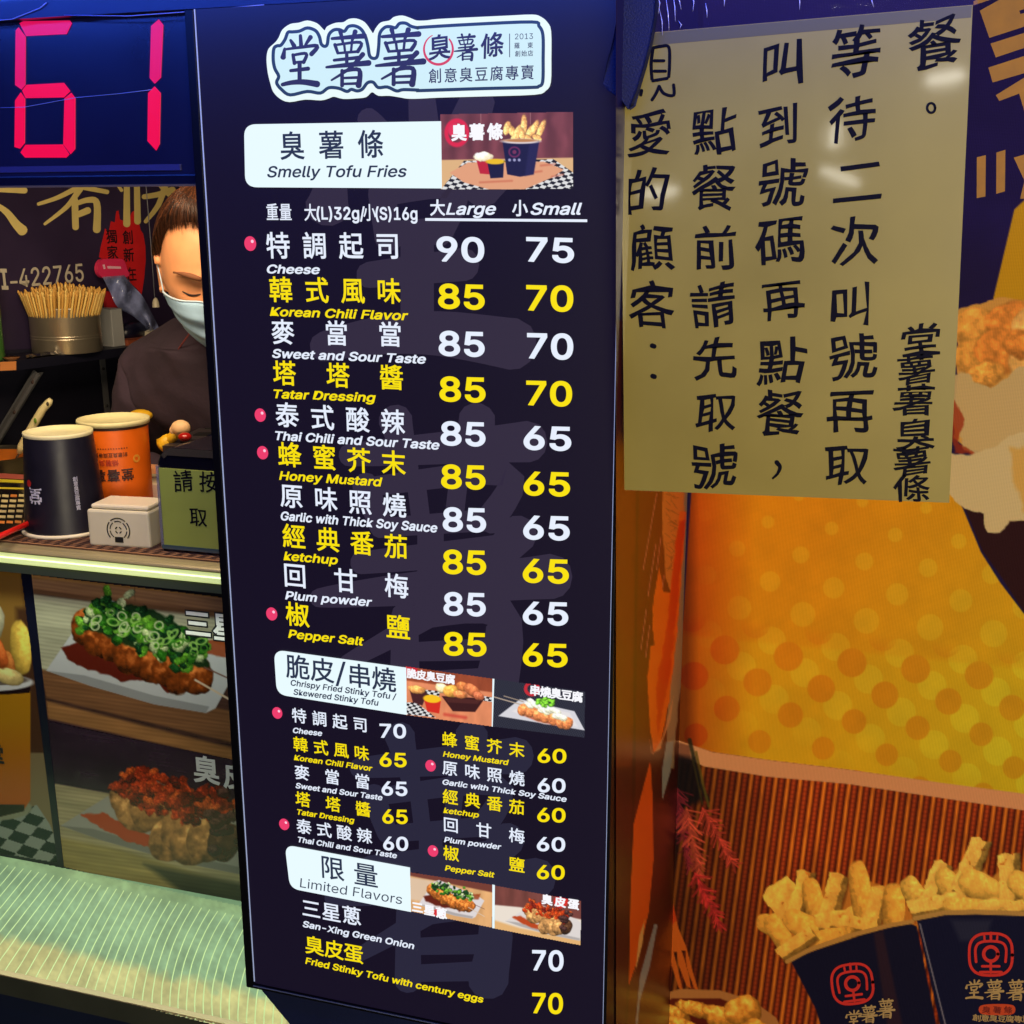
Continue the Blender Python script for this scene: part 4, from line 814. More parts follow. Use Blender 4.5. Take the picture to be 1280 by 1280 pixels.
# two navy cups of fries
B.poly([(988, 1200), (1018, 1188), (1080, 1168), (1135, 1153), (1146, 1158), (1180, 1330), (1040, 1330), (1020, 1262)], (18, 16, 44), 1.3); B.poly([(1092, 1166), (1104, 1164), (1138, 1330), (1116, 1330)], (52, 28, 40), 4, .8)
B.poly([(1146, 1150), (1200, 1140), (1340, 1146), (1340, 1330), (1186, 1330)], (18, 18, 50), 1.3); B.line([(1150, 1155), (1184, 1290), (1192, 1330)], 1.8, (150, 140, 150), 1, .8)
B.poly([(1188, 1150), (1240, 1150), (1232, 1176), (1200, 1176)], (52, 52, 74), 6, .6)
B.line([(984, 1202), (1010, 1188), (1060, 1170), (1110, 1157), (1140, 1152)], 5.5, (196, 138, 66), 1.2); B.line([(1144, 1148), (1180, 1141), (1220, 1140), (1280, 1142), (1340, 1146)], 6, (190, 140, 72), 1.2)
B.sheet('printed_cloth', BAN, vmat('banner_print', rough=0.75, weave=0.16, spec=.15, base=1.2), ban, 0.0003)
MB().box((float(BAN.at(862, 640)[0]) - .05, YB + .001, ZG + .1), (1.6, YB + .01, 0.7)).build('cloth_backing', mat('banner_back', (34, 20, 60), .8), ban)
GOLD = mat('banner_gold', (190, 134, 50), .75, noise=.15, nscale=30); T_ = lambda P: [(1100 + x / 3.765, y / 3.765) for x, y in P]
for P in ([(470, 50), (560, 0), (720, -60), (720, 30), (655, 50), (660, 66), (720, 50), (720, 112), (515, 178)], [(520, 205), (720, 142), (720, 212), (545, 270)], [(510, 318), (720, 250), (720, 332), (530, 388)], [(545, 448), (720, 340), (720, 620), (690, 560), (655, 440), (562, 475)],
          [(456, 740), (498, 730), (496, 925), (455, 932)], [(548, 718), (590, 705), (588, 900), (547, 912)], [(630, 742), (720, 715), (720, 935), (660, 935), (680, 850)], [(440, 5), (575, -50), (575, -20), (440, 25)]):
    MB().poly([BAN.at(*p, 0.001) for p in T_(P)]).build('printed_letter', GOLD, ban)
def emblem(cx, cy, r, rot, m=None):
    mb = MB(); R_ = lambda x, y: (cx + (x * math.cos(rot) - y * math.sin(rot)) * r, cy + (x * math.sin(rot) + y * math.cos(rot)) * r)
    def st(P, w_): brush(mb, [R_(*p) for p in P], w_ * r, w_ * r, BAN, 0.001)
    st([(math.copysign(abs(math.cos(t)) ** .7, math.cos(t)), .97 * math.copysign(abs(math.sin(t)) ** .7, math.sin(t))) for t in np.linspace(0, 6.3, 25)], .13)
    st([(0, -1), (0, -.62)], .12); st([(-.3, -.85), (-.28, -.6)], .1); st([(.3, -.85), (.28, -.6)], .1)
    st([(-.68, .35), (-.7, -.3), (-.4, -.58), (.4, -.58), (.7, -.3), (.68, .35)], .12)
    st([(.33 * math.cos(t), -.02 + .33 * math.sin(t)) for t in np.linspace(0, 6.3, 15)], .16); st([(0, .3), (0, .85)], .12); st([(-.4, .55), (.4, .55)], .12); st([(-.5, .82), (.5, .82)], .12)
    mb.build('emblem', mat('emblem_red', (226, 44, 36), .7), ban)
emblem(1065.5, 1230, 25.5, -.12); emblem(1238.5, 1193, 27, .0)
CR = mat('cup_letter', (196, 160, 104), .7)
mb = MB(); brush_char(mb, TANG, (1228 - 22, 1225, 1228 + 1, 1249), BAN, .001, 1.15); brush_char(mb, SHU, (1231, 1225, 1254, 1249), BAN, .001, 1.1); brush_char(mb, SHU, (1258, 1225, 1281, 1250), BAN, .001, 1.1); mb.build('printed_letter', CR, ban)
mb = MB(); brush_char(mb, TANG, (1056, 1263, 1078, 1284), BAN, .001, 1.1); brush_char(mb, SHU, (1075, 1257, 1096, 1278), BAN, .001, 1.1); brush_char(mb, SHU, (1096, 1249, 1118, 1272), BAN, .001, 1.1); mb.build('printed_letter', CR, ban)
MB().poly([BAN.at(*p, .001) for p in catmull([(1226, 1257), (1248, 1255), (1267, 1257), (1267, 1267), (1248, 1269), (1226, 1267)], 4, True)]).build('emblem', mat('emblem_orange', (220, 74, 30), .7), ban)
mb = MB(); cjk(mb, '臭薯條', (1233, 1262), (1260, 1262), 8, BAN, .02, .0013); mb.build('printed_letter', mat('deep_red', (120, 20, 10), .7), ban)
mb = MB(); cjk(mb, '創意臭豆腐專賣', (1221, 1272), (1283, 1274), 8, BAN, .02, .001); mb.build('printed_letter', CR, ban)

# handwritten notice
ro = math.radians(2.1); NT = Pl((0, -0.006, 0), (math.cos(ro), 0, math.sin(ro)), (-math.sin(ro), 0, math.cos(ro)))
notice = thing('handwritten_notice', NT.at(985, 620), 'yellowed laminated notice handwritten in black marker beside the menu', 'notice')
NQ = [(775.5, 44), (1216, 6), (1186.5, 628.5), (780.5, 612.5)]
MB().prism([NT.at(*p) for p in NQ], (0, 0.0035, 0)).build('notice_sheet', mat('yellow_paper', (156, 138, 58), .45, noise=.12, nscale=6, coat=1.0, coat_bump=.05, coat_rough=.06), notice)
MB().poly([NT.at(*p, .0003) for p in ((776.5, 45), (1215, 7), (1214, 22), (778, 60))]).build('tape_strip', mat('matt_tape', (100, 92, 60), .35, coat=.6, coat_bump=.2), notice)
LT = 1.6
for (pa, pb, wd2, lab) in (((1158, 101), (1205, 93), .007, 'short level tube lamp glowing far across the lane'), ((1041, 185), (1046, 152), .006, 'upright tube lamp glowing across the lane'), ((1026, 212), (1074, 230), .005, 'tilted tube lamp glowing across the lane'), ((800, 243), (846, 238), .006, 'low level tube lamp glowing across the lane, left of the others')):
    A_, B_ = [Vector((float(NT.at(*p)[0]) * (1 + LT), -1.3 * LT, float(NT.at(*p)[2]) * (1 + LT))) for p in (pa, pb)]
    lt = thing('lane_lamp', (A_ + B_) / 2, lab, 'lamp', 'tube lamps across the lane')
    MB().tube([A_, B_], wd2 * 1.6, 10).build('lamp_tube', mat('lane_glow', (255, 250, 235), .4, emit=15), lt)
    MB().box(tuple((A_ + B_) / 2 + Vector((-.04, -.05, -.03))), tuple((A_ + B_) / 2 + Vector((.04, -.02, .03)))).build('lamp_bracket', mat('lamp_housing_white', (200, 200, 200), .4), lt)
PEN = mat('marker_ink', (10, 9, 24), .6, spec=.08)
NC = [('愛的', (812, 169), (809, 240), 53), ('顧客', (815, 311), (815, 383), 53),
      ('點餐', (893, 165), (892, 236), 54), ('前請', (894, 311), (892, 383), 52), ('先', (894, 449), 0, 50), ('取', (895, 516), 0, 46), ('號', (892, 584), 0, 52),
      ('叫', (978, 80), 0, 54), ('到', (974, 158), 0, 50), ('號碼', (978, 230), (976, 302), 56), ('再', (978, 375), 0, 48), ('點餐', (977, 453), (975, 518), 54),
      ('等', (1069, 67), 0, 60), ('待', (1064, 150), 0, 54), ('二', (1073, 228), 0, 58), ('次', (1069, 303), 0, 56), ('叫', (1064, 383), 0, 50), ('號', (1066, 447), 0, 54), ('再', (1063, 514), 0, 52), ('取', (1059, 582), 0, 48), ('餐', (1168, 55), 0, 60)]
for s_, a, b, sz in NC:
    mb = MB(); cjk(mb, s_, a, b or a, sz, NT, 0.012, 0.0006, wx=1.0, rough=0.055); mb.build('handwriting', PEN, notice)
mb = MB()
for P in ([(816, 62), (814, 80), (815, 99)], [(816, 60), (826, 58), (836, 59), (837, 80), (836, 96)], [(818, 76), (830, 76)], [(818, 89), (832, 89)], [(816, 101), (834, 98)], [(824, 108), (820, 117), (815, 125)], [(824, 108), (830, 117), (842, 119), (842, 106)], [(802, 113), (801, 119)]): brush(mb, P, 4.2, 4.0, NT, .0006)
for x, y in ((816, 432), (816.5, 470)): brush(mb, [(x - 1, y), (x + 2, y + 1)], 6, 6, NT, .0006)
brush(mb, [(971, 578), (975, 584), (972, 592), (966, 598)], 6, 2.5, NT, .0006); brush(mb, [(1164 + 5 * math.cos(t), 135 + 6 * math.sin(t)) for t in np.linspace(0, 6.2, 12)], 3.2, 3.2, NT, .0006)
mb.build('handwriting', PEN, notice)
mb = MB()
for ch, x, y, sz in (('堂', 1151, 426, 37), ('薯', 1145, 463, 34), ('薯', 1143, 501, 36), ('臭', 1144, 543, 36), ('薯', 1140, 577, 34), ('條', 1140, 611, 32)): cjk(mb, ch, (x, y), (x, y), sz, NT, .016, .0006, wx=1.2, rough=.045)
mb.build('handwriting', PEN, notice)
# clear plastic sleeve above the notice
mb = MB(); nx, ny = 50, 14; q = [(798, -30), (1222, -30), (1222, 6.5), (790, 44)]; vs = []
for j in range(ny + 1):
    for i in range(nx + 1):
        x, y = warpq(q, i / nx, j / ny); h = .0015 + .004 * abs(math.sin(i * 1.7 + 2 * math.sin(j * .35))) * (1 - j / ny) * random.uniform(.4, 1); vs.append(NT.at(x, y, h))
mb.add(vs, [(j * (nx + 1) + i, (j + 1) * (nx + 1) + i, (j + 1) * (nx + 1) + i + 1, j * (nx + 1) + i + 1) for j in range(ny) for i in range(nx)], 0, True)
mb.build('clear_sleeve', mat('clear_plastic', (90, 80, 150), .12, alpha=.14, coat=1.0), notice)
mb = MB()
for x, y0, y1 in ((823, -10, 18), (826, 10, 44), (834, -5, 38), (843, -8, 27), (849, -12, 12), (850, 26, 36), (866, -10, 14), (884, 4, 22), (905, -6, 8), (1000, -8, 12), (1090, -6, 9)):
    mb = MB(); mb.tube([NT.at(x - 2, y0, .004), NT.at(x + rng.uniform(-1, 2), (y0 + y1) / 2, .005), NT.at(x + rng.uniform(-1, 3), y1, .003)], [.0003, .0006, .0002], 5); mb.build('film_crease', mat('crease_shine', (190, 190, 235), .15, coat=1.0), notice)
# strap
ST = Pl((0, -0.022, 0), UX, UZ)
sp = [(776, -40), (822, -40), (819, 20), (814, 50), (806, 82), (797, 112), (790, 130), (786, 133), (776, 124), (760, 113), (756.5, 104), (759, 80), (767, 50), (774, 10)]
MBs = MB().prism([ST.at(*p) for p in sp], (0, 0.009, 0)); so = MBs.build('hanging_strap', mat('strap_blue', (6, 14, 56), .7, noise=.12, nscale=40, bump=.4, bscale=500), None, bevel=.003)
tag(so, 'dark blue cloth strap hanging over the corner of the notice', 'strap')

# =================================================================== counter
YN = 0.34; ZC = -0.56; XE = -0.35
zf = lambda y, Y=YN, x=0: float(aty(x, y, Y)[2])
counter = thing('stall_counter', (-1.2, .6, ZG), 'steel edged stall counter with a glowing light strip and photo front', 'counter')
STEEL = mat('brushed_steel', (176, 164, 122), .38, .35, noise=.12, nscale=30, stretch=(.15, 6, 6), bump=.02)
MB().box((-2.3, YN + .012, ZC - .022), (XE, 1.0, ZC)).build('counter_top', STEEL, counter)
mb = MB(); pr = [(YN + .012, ZC), (YN + .005, ZC - .001), (YN + .001, ZC - .003), (YN - .002, ZC - .006), (YN - .002, ZC - .009), (YN + .012, ZC - .009)]
n = len(pr); vs = [(x, y, z) for x in (-2.3, XE) for y, z in pr]; mb.add(vs, [(i, i + 1, i + 1 + n, i + n) for i in range(n - 1)], 0, True); mb.build('steel_nosing', STEEL, counter)
MB().box((-2.3, YN - .001, ZC - .029), (XE, YN + .012, ZC - .0095)).build('light_strip', mat('led_diffuser', (220, 230, 180), .3, emit=1.0, ergb=(176, 190, 118), noise=.0), counter, bevel=.003)
MB().box((-2.3, YN - .002, ZC - .0185), (XE, YN - .0005, ZC - .0165)).build('light_line', mat('led_line', (240, 250, 220), .3, emit=1.3, ergb=(236, 245, 205)), counter)
MB().box((-2.3, YN + .004, ZC - .046), (XE, YN + .02, ZC - .0292)).build('under_rail', mat('rail_grey', (112, 124, 104), .4, .6), counter)
YP = YN + .012; ZP = zf(1070, YP); CP = Pl((0, YP, 0), UX, UZ)
MB().box((-2.3, YP, ZG), (XE, YP + .03, ZC - .03)).build('front_board', mat('front_board_navy', (10, 12, 30), .3, coat=.4), counter)
area('counter_strip_light', (-1.2, YN - .02, ZC - .035), (-1.2, YN - .2, -1.0), 1.7, .015, 5.5, (.86, 1.0, .74), 110)
LEDP = vmat('front_photo', rough=0.25, spec=.5, base=0.62, coat=.2)
# upper right photograph: spring onion tofu; lower right: century egg tofu
A1 = Print(34, 712, 330, 962, 1.2, (70, 46, 40)); A1.grain(.2, 20, 4, .3)
def wood(pr, amp=.16):
    pr.I *= (1 + amp * 2 * (fbm(pr.X * .12 - pr.Y * .02, pr.Y - pr.X * .14, 7, 12, 3) - .5) + .05 * np.sin((pr.Y - pr.X * .14) * 1.3 + 4 * fbm(pr.X * .1, pr.Y, 20, 6)))[..., None]
A1.poly([(30, 700), (340, 735), (340, 778), (36, 741)], (168, 124, 84), 1.5); A1.line([(168, 730), (169, 752)], 1, (120, 90, 60))
A1.poly([(36, 741), (200, 762), (340, 778), (340, 850), (60, 860), (44, 830)], (176, 172, 146), 2); A1.poly([(36, 735), (340, 772), (340, 782), (36, 742)], (110, 76, 52), 3, .7)
A1.poly([(50, 836), (340, 900), (340, 940), (58, 872)], (128, 86, 56), 3); A1.poly([(58, 876), (340, 948), (340, 962), (60, 905)], (158, 110, 66), 4)
A1.poly([(58, 898), (340, 962), (340, 980), (60, 960)], (48, 28, 46), 4)
wood(A1)
onion_dish(A1, 0.98, (46, 748), 11, (198, 198, 202))
A1.poly([(44, 902), (200, 940), (330, 966), (330, 990), (60, 990)], (48, 28, 46), 2)
A2 = Print(34, 890, 330, 1150, 1.2, (50, 34, 50)); A2.grain(.15, 22, 6)
A2.poly([(60, 978), (160, 996), (340, 1010), (340, 1160), (90, 1160)], (172, 158, 122), 2); A2.poly([(70, 1046), (150, 1062), (340, 1120), (340, 1160), (80, 1160)], (160, 142, 88), 5)
A2.poly([(180, 1080), (330, 1110), (330, 1150), (260, 1140)], (56, 56, 46), 8, .9)
wood(A2)
egg_dish(A2, 1.0, (76, 966), 21, (166, 162, 156))
A2.poly([(36, 880), (60, 899), (300, 950), (340, 958), (340, 880)], (48, 28, 46), 1.5)
dv = lambda y: 36 + (y - 719) * (79 - 36) / (1083 - 719)
f1 = A1.sheet('front_photo', CP, LEDP, counter, .0006, [(36, 718), (330, 753), (330, 958), (57.5, 901)])
for k in (0, 1):
    mb = MB(); cjk(mb, '三星', (247.5, 780), (283, 785), 32, CP, .095 if k == 0 else .03, .0009 + .0005 * k); mb.build('lettering', [mat('print_black', (16, 18, 20), .5), mat('print_white', (220, 220, 220), .5)][k], f1)
f2 = A2.sheet('front_photo', CP, LEDP, counter, .0006, [(57.5, 901), (330, 958), (330, 1150), (79, 1083)])
mb = MB(); cjk(mb, '臭皮', (258, 963), (296, 971), 31, CP, .03, .001); mb.build('lettering', mat('print_grey', (170, 172, 176), .5), f2)
A3 = Print(-120, 712, 80, 1085, 1.2, (120, 84, 42)); A3.grain(.2, 30, 4)
A3.poly([(-120, 700), (26, 716), (40, 860), (60, 940), (-120, 940)], (146, 106, 48), 6); A3.poly([(20, 760), (40, 760), (66, 945), (30, 945)], (70, 42, 30), 8, .9)
A3.poly([(-120, 940), (55, 941), (80, 1090), (-120, 1090)], (136, 118, 86), 2)
checker(A3, [(-120, 1010), (30, 1012), (46, 1006), (62, 1030), (75, 1062), (75, 1090), (-120, 1060)], (20, 6.5), (9, -11), (0, 1060), (16, 36, 36), (150, 158, 150))
A3.ell(-10, 1010, 50, 16, (150, 150, 126)); A3.poly([(-70, 866), (38, 864), (38, 1000), (30, 1012), (0, 1020), (-60, 1020)], lambda X, Y: np.array([186., 128, 22]) * (1 - np.clip((Y - 900) / 110, 0, 1))[..., None] + np.array([190., 92, 18]) * np.clip((Y - 900) / 110, 0, 1)[..., None], 1.2)
A3.poly([(-70, 1004), (31, 1006), (30, 1014), (0, 1021), (-60, 1022)], (40, 26, 14), 1); A3.poly([(-70, 858), (38, 858), (37, 866), (10, 868), (-70, 868)], (30, 14, 20), 1)
A3.ell(-14, 853, 56, 11, (222, 220, 226)); A3.ell(-14, 850, 50, 7, (110, 96, 90))
for k, (x, y, a, b, r_, c) in enumerate([(-14, 835, 28, 14, 0, (176, 160, 120)), (-20, 780, 24, 30, .2, (190, 180, 150)), (26, 810, 34, 13, 1.5, (206, 166, 70)), (8, 830, 18, 10, 1.3, (160, 90, 40)), (12, 846, 18, 10, .3, (196, 170, 110)), (-2, 815, 22, 9, 1.2, (180, 84, 36))]): A3.blob(x, y, a, b, c, r_, k, .08, .14, dark=.3, sq=2.4)
f3 = A3.sheet('front_photo', CP, LEDP, counter, .0006, [(-118, 705), (26, 716), (75, 1079), (-118, 1046)])
mb = MB(); cjk(mb, '堂', (-6, 942), (-6, 942), 22, CP, .04, .001); mb.build('lettering', mat('print_black', (16, 18, 20), .5), f3)
MB().prism([CP.at(*p, .0012) for p in ((25, 700), (37, 700), (81, 1095), (73.5, 1095))], (0, .001, 0)).build('photo_divider', mat('divider_navy', (8, 10, 30), .35, coat=.3), counter)
# ledge with painted glow and light lines
yl = float(atz(0, 1216, ZP)[1]); LG = Pl((0, 0, ZP), UX, UY)
ledge = thing('lit_ledge', (-1.2, (yl + YP) / 2, ZP), 'green glass ledge with painted lamp glow and light lines as ribs below the photo front', 'ledge')
xe = float(atz(560, 1420, ZP)[0])
MB().box((-2.3, yl, ZP - .012), (XE, YP - .001, ZP)).build('glass_top', mat('green_ledge', (104, 132, 108), .35, coat=.4, noise=.12, nscale=60, bump=.03), ledge)
LGP = Print(-60, 1040, 420, 1420, 1.5, (112, 136, 114))  # lamp glow and its yellow reflection painted into the ledge colour
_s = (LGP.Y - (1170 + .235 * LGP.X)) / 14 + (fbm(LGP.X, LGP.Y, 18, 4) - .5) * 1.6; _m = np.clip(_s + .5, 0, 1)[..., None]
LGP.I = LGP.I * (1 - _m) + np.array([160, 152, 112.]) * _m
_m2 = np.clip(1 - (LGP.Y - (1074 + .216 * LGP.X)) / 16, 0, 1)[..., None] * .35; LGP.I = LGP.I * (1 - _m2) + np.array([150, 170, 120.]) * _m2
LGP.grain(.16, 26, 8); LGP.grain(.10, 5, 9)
_yb = lambda x: 1215.5 + .25 * x
lm = vmat('ledge_glow_print', rough=.3, spec=.5, base=1.0, coat=.4)
LGP.sheet('ledge_glow_print', LG, lm, ledge, .0005, [(-60, 1055), (400, 1154), (400, _yb(400) - 1.5), (-60, _yb(-60) - 1.5)])
GLINT = mat('rib_glint', (172, 192, 146), .3, coat=.4)  # reflected light lines put into the pale colour of the ribs
for k in range(-8, 48):
    xt = 4 + k * 9.6 + (0 if k < 20 else (k - 20) ** 1.5 * .12); yt = 1074 + .216 * xt
    dx = np.interp(xt, [-60, 72, 144, 244, 300, 420], [-104, -92, -68, -44, -40, -34]); xb = xt + dx; yb_ = 1214 + .25 * xb
    bul = np.interp(xt, [0, 150, 230, 300, 420], [0, -6, -22, -30, -20]) + rng.uniform(-1, 1); P = []
    for t in np.linspace(.04, 1, 9):
        P.append((xt + (xb - xt) * t + bul * 4 * t * (1 - t) * .5 + rng.uniform(-.4, .4), yt + (yb_ - yt) * t))
    if P[-1][0] > 330 and P[-1][1] > 1290: pass
    C = catmull(P, 2); pts3 = [atz(x, y, ZP + .001) for x, y in C]
    if max(p[0] for p in pts3) > XE: continue
    mbq = MB(); Lh = []
    for i, p in enumerate(pts3):
        d = pts3[min(i + 1, len(pts3) - 1)] - pts3[max(i - 1, 0)]; d = d / np.linalg.norm(d); q = np.array([-d[1], d[0], 0]) * .0009
        Lh += [p - q * 1.3 - [0, 0, .0008], p + [0, 0, .0007], p + q * 1.3 - [0, 0, .0008]]
    mbq.add(Lh, [(3 * i + a, 3 * i + 3 + a, 3 * i + 4 + a, 3 * i + 1 + a) for i in range(len(pts3) - 1) for a in (0, 1)], 0, True); mbq.build('glint_rib', GLINT, ledge)
MB().box((-2.3, yl - .006, ZP - .034), (XE, yl, ZP + .001)).build('front_rail', mat('ledge_rail', (92, 96, 84), .35, .7, noise=.2, nscale=6), ledge)
MB().box((-2.3, yl - .0065, ZP + .001), (XE, yl + .004, ZP + .003)).build('rail_trim', mat('rail_trim', (214, 196, 160), .25, .6), ledge)
MB().box((-2.3, yl + .002, ZG), (XE, yl + .02, ZP - .034)).build('lower_board', mat('lower_navy', (12, 22, 52), .4, noise=.2, nscale=4), ledge)

# woven mat on the counter
ym = [float(atz(x, y, ZC)[1]) for x, y in ((0, 675), (279, 704))]
matw = thing('woven_mat', (-1.4, .5, ZC), 'brown woven mat lying along the counter edge', 'mat')
mb = MB(); mb.box((-2.2, min(ym), ZC), (XE, .62, ZC + .0025)); mb.build('mat_base', mat('mat_brown', (84, 56, 36), .8, noise=.3, nscale=200), matw)
cord = MB()
for k in range(34): 
    y = min(ym) + .002 + k * .0042; n_ = 150; P = [(-2.0 + i * 1.65 / n_, y, ZC + .003 + .0009 * (i % 2) * (1 if k % 2 else -1)) for i in range(n_ + 1)]
    cord.tube(P, .0016, 4, mi=k % 2)
cd = cord.build('woven_cords', [mat('cord_light', (150, 106, 70), .8), mat('cord_dark', (66, 40, 28), .8)], matw); cd['kind'] = 'stuff'

# =================================================================== things on the counter
CAMV = Vector(CAMP)
def face_ang(b): return math.atan2(CAMP[1] - b[1], CAMP[0] - b[0])
def wrap_glyphs(mb, ch, b, th, z, size, rz, bold=.02, lift=.0004, flip=False, squash=1.0, mi=0):
    """a letter laid round a cup: th angle, z height, rz(z) radius"""
    g = glyph(ch); v = (g[0] - RC) * (size / RH); 
    if flip: v = -v
    def P(q, h):
        out = []
        for x, y in q:
            zz = z + y; r = rz(zz) + h; a = th + x * squash / r; out.append((b[0] + r * math.cos(a), b[1] + r * math.sin(a), b[2] + zz))
        return out
    mb.add(P(v, lift), g[1], mi)
    if bold:
        o = thicken(v, g[2], bold * size / RH * 1.0); ids = sorted({i for e in g[2] for i in e}); ix = {i: k for k, i in enumerate(ids)}; n = len(ids)
        mb.add(P(v[ids], lift) + P(o[ids], lift * .5), [(ix[d], ix[a], ix[a] + n, ix[d] + n) for a, d in g[2]], mi)

# black cup, upside down
b = atz(84, 661, ZC + .004); s = mpp(b); b[2] = ZC + .004
hh = .192 * 1.0; H = s * 121 / .97; rb, rt = 51 * s, 40.5 * s
cup = thing('paper_cup', b, 'black paper cup turned upside down on the mat, cream rims', 'paper cup')
rz = lambda z: rb * .965 + (rt - rb * .965) * (z / H)
MB().lathe([(rb * .965, .003), (rt, H - .006)], 64, b).build('cup_wall', mat('cup_black', (22, 20, 34), .42, noise=.1, nscale=30), cup)
MB().lathe([(rb * .95, .0), (rb * 1.03, .0005), (rb * 1.045, .003), (rb * 1.03, .0058), (rb * .965, .006)], 64, b).build('cup_rim', mat('rim_cream', (226, 216, 186), .5), cup)
MB().lathe([(rt, H - .007), (rt * 1.012, H - .004), (rt * 1.01, H), (rt * .95, H + .0005), (rt * .945, H - .006), (rt * .5, H - .007), (.0001, H - .007)], 64, b).build('cup_base', mat('base_cream', (222, 212, 160), .55, noise=.05, nscale=60), cup)
th = face_ang(b); mb = MB()
for k, ch in enumerate('創意臭豆腐專賣'): wrap_glyphs(mb, ch, b, th + .33, H * .57 - k * .0085, .0078, rz, .008)
wrap_glyphs(mb, '堂', b, th - .80, H * .42, .027, rz, .03, flip=True)
mb.build('lettering', mat('cup_print_white', (190, 190, 205), .5), cup)
mb = MB(); wrap_glyphs(mb, '●', b, th - 1.02, H * .53, .014, rz, .02); mb.build('red_mark', mat('cup_print_red', (170, 30, 30), .5), cup)
# orange tub
b = atz(151, 640, ZC + .003); b[2] = ZC + .003; s = mpp(b); H = s * 118; rb, rt = 35 * s, 43 * s
tub = thing('paper_tub', b, 'orange paper tub with cream lid and upside down print', 'paper tub')
rz = lambda z: rt * .95
MB().lathe([(rt * .93, 0), (rt * .95, H - .012)], 64, b).build('tub_wall', mat('tub_orange', (236, 104, 12), .45, noise=.05, nscale=30), tub)
MB().lathe([(rt * .952, H - .013), (rt * .958, H - .009), (rt * .96, H - .007)], 64, b).build('tub_band', mat('tub_band', (70, 34, 20), .5), tub)
MB().lathe([(rt * .955, H - .008), (rt * 1.0, H - .0075), (rt * 1.012, H - .002), (rt * 1.0, H + .0015), (rt * .945, H + .002), (rt * .93, H - .005), (.0001, H - .005)], 64, b).build('tub_lid', mat('lid_cream', (226, 214, 164), .5, noise=.04, nscale=50), tub)
th = face_ang(b); mb = MB()
for k, ch in enumerate('堂薯薯'[::-1]): wrap_glyphs(mb, ch, b, th - .53 + k * .41, H * .47, .021, rz, .03, flip=True)
for k, ch in enumerate('創意臭豆腐專賣'[::-1]): wrap_glyphs(mb, ch, b, th - .58 + k * .14, H * .68, .008, rz, .008, flip=True)
for k in range(12): wrap_glyphs(mb, '■', b, th - .5 + k * .075, H * .745, .0024, rz, .0)
mb.build('lettering', mat('tub_ink', (60, 26, 14), .5), tub)
mb = MB()
for k in range(3): wrap_glyphs(mb, '臭薯條'[k], b, th - .42 + k * .19, H * .60, .011, rz, .012, flip=True)
mb.build('lettering', mat('tub_red', (170, 40, 14), .5), tub)
mb = MB(); wrap_glyphs(mb, '◎', b, th + .62, H * .62, .016, rz, .0); mb.build('emblem', mat('tub_yellow', (226, 170, 60), .5), tub)
# white box with a slotted lid
c = atz(150, 684, ZC + .003); c[2] = ZC + .003; s = mpp(c); W, D, Hh = 82 * s / .98, .075, 46 * s * 1.02
wb = thing('dispenser_box', c, 'cream plastic box with lift lid and black round emblem', 'plastic box', rz=math.radians(6))
def lbox(mb, x0, x1, y0, y1, z0, z1): return mb.box((x0, y0, z0), (x1, y1, z1))
CREAM = mat('cream_plastic', (214, 206, 176), .35, noise=.05, nscale=20, coat=.2)
lbox(MB(), -W / 2, W / 2, 0, D, 0, Hh).build('box_body', CREAM, wb, local=True, bevel=.004)
lbox(MB(), -W / 2 + .006, W / 2 - .002, .004, D - .004, Hh + .0005, Hh + .009).build('box_lid', mat('lid_ivory', (226, 214, 184), .4, coat=.2), wb, local=True, bevel=.0035)
mb = MB(); ec = (.0, Hh * .47)
def ringarc(r0, r1, a0, a1, n=10):
    vs = []
    for k in range(n + 1):
        a = a0 + (a1 - a0) * k / n
        for r in (r0, r1): vs.append((ec[0] + r * math.cos(a), -.0006, ec[1] + r * math.sin(a)))
    mb.add(vs, [(2 * k, 2 * k + 2, 2 * k + 3, 2 * k + 1) for k in range(n)])
R_ = 16 * s
for k in range(3): ringarc(R_ * .9, R_, math.pi * (-.25 + k * .5) + .08, math.pi * (.25 + k * .5) - .08)
for k in range(6): ringarc(R_ * .66, R_ * .75, k * 1.047 + .1, k * 1.047 + .95, 6)
for k in range(4): ringarc(R_ * .2, R_ * .3, k * 1.57 + .3, k * 1.57 + 1.27, 5)
mb.box((-R_ * .35, -.0008, ec[1] - R_ * 1.0), (R_ * .35, -.0002, ec[1] - R_ * .55)); mb.build('emblem', mat('print_black', (16, 18, 20), .5), wb, local=True)
# name card behind it
c = atz(172, 634, ZC + .003); c[2] = ZC + .003; s = mpp(c)
card = thing('card_stack', c, 'stack of cream cards with red lettering behind the cream box', 'cards', rz=math.radians(12))
lbox(MB(), -37 * s, 40 * s, -.02, .07, 0, .052).build('card_block', mat('card_cream', (226, 206, 168), .6), card, local=True, bevel=.002)
mb = MB(); CPp = Pl(tuple(Vector(c) + Vector((0, 0, .0525))), (math.cos(.2), math.sin(.2), 0), (-math.sin(.2), math.cos(.2), 0))
g = MB()
for k in range(9):                              # red print on the top card, too slanted to read
    x = -.040 + .009 * k; y = .012 + .034 * ((k * 7) % 5) / 5; l_ = .012 + .010 * ((k * 3) % 4) / 4
    g.add([(x, y, .0526), (x + l_, y + .004, .0526), (x + l_, y + .0065, .0526), (x, y + .0025, .0526)], [(0, 1, 2, 3)])
    g.add([(x + .004, y - .007, .0527), (x + .0065, y - .007, .0527), (x + .0085, y + .010, .0527), (x + .006, y + .010, .0527)], [(0, 1, 2, 3)])
g.build('red_print', mat('card_red', (190, 50, 30), .5), card, local=True)
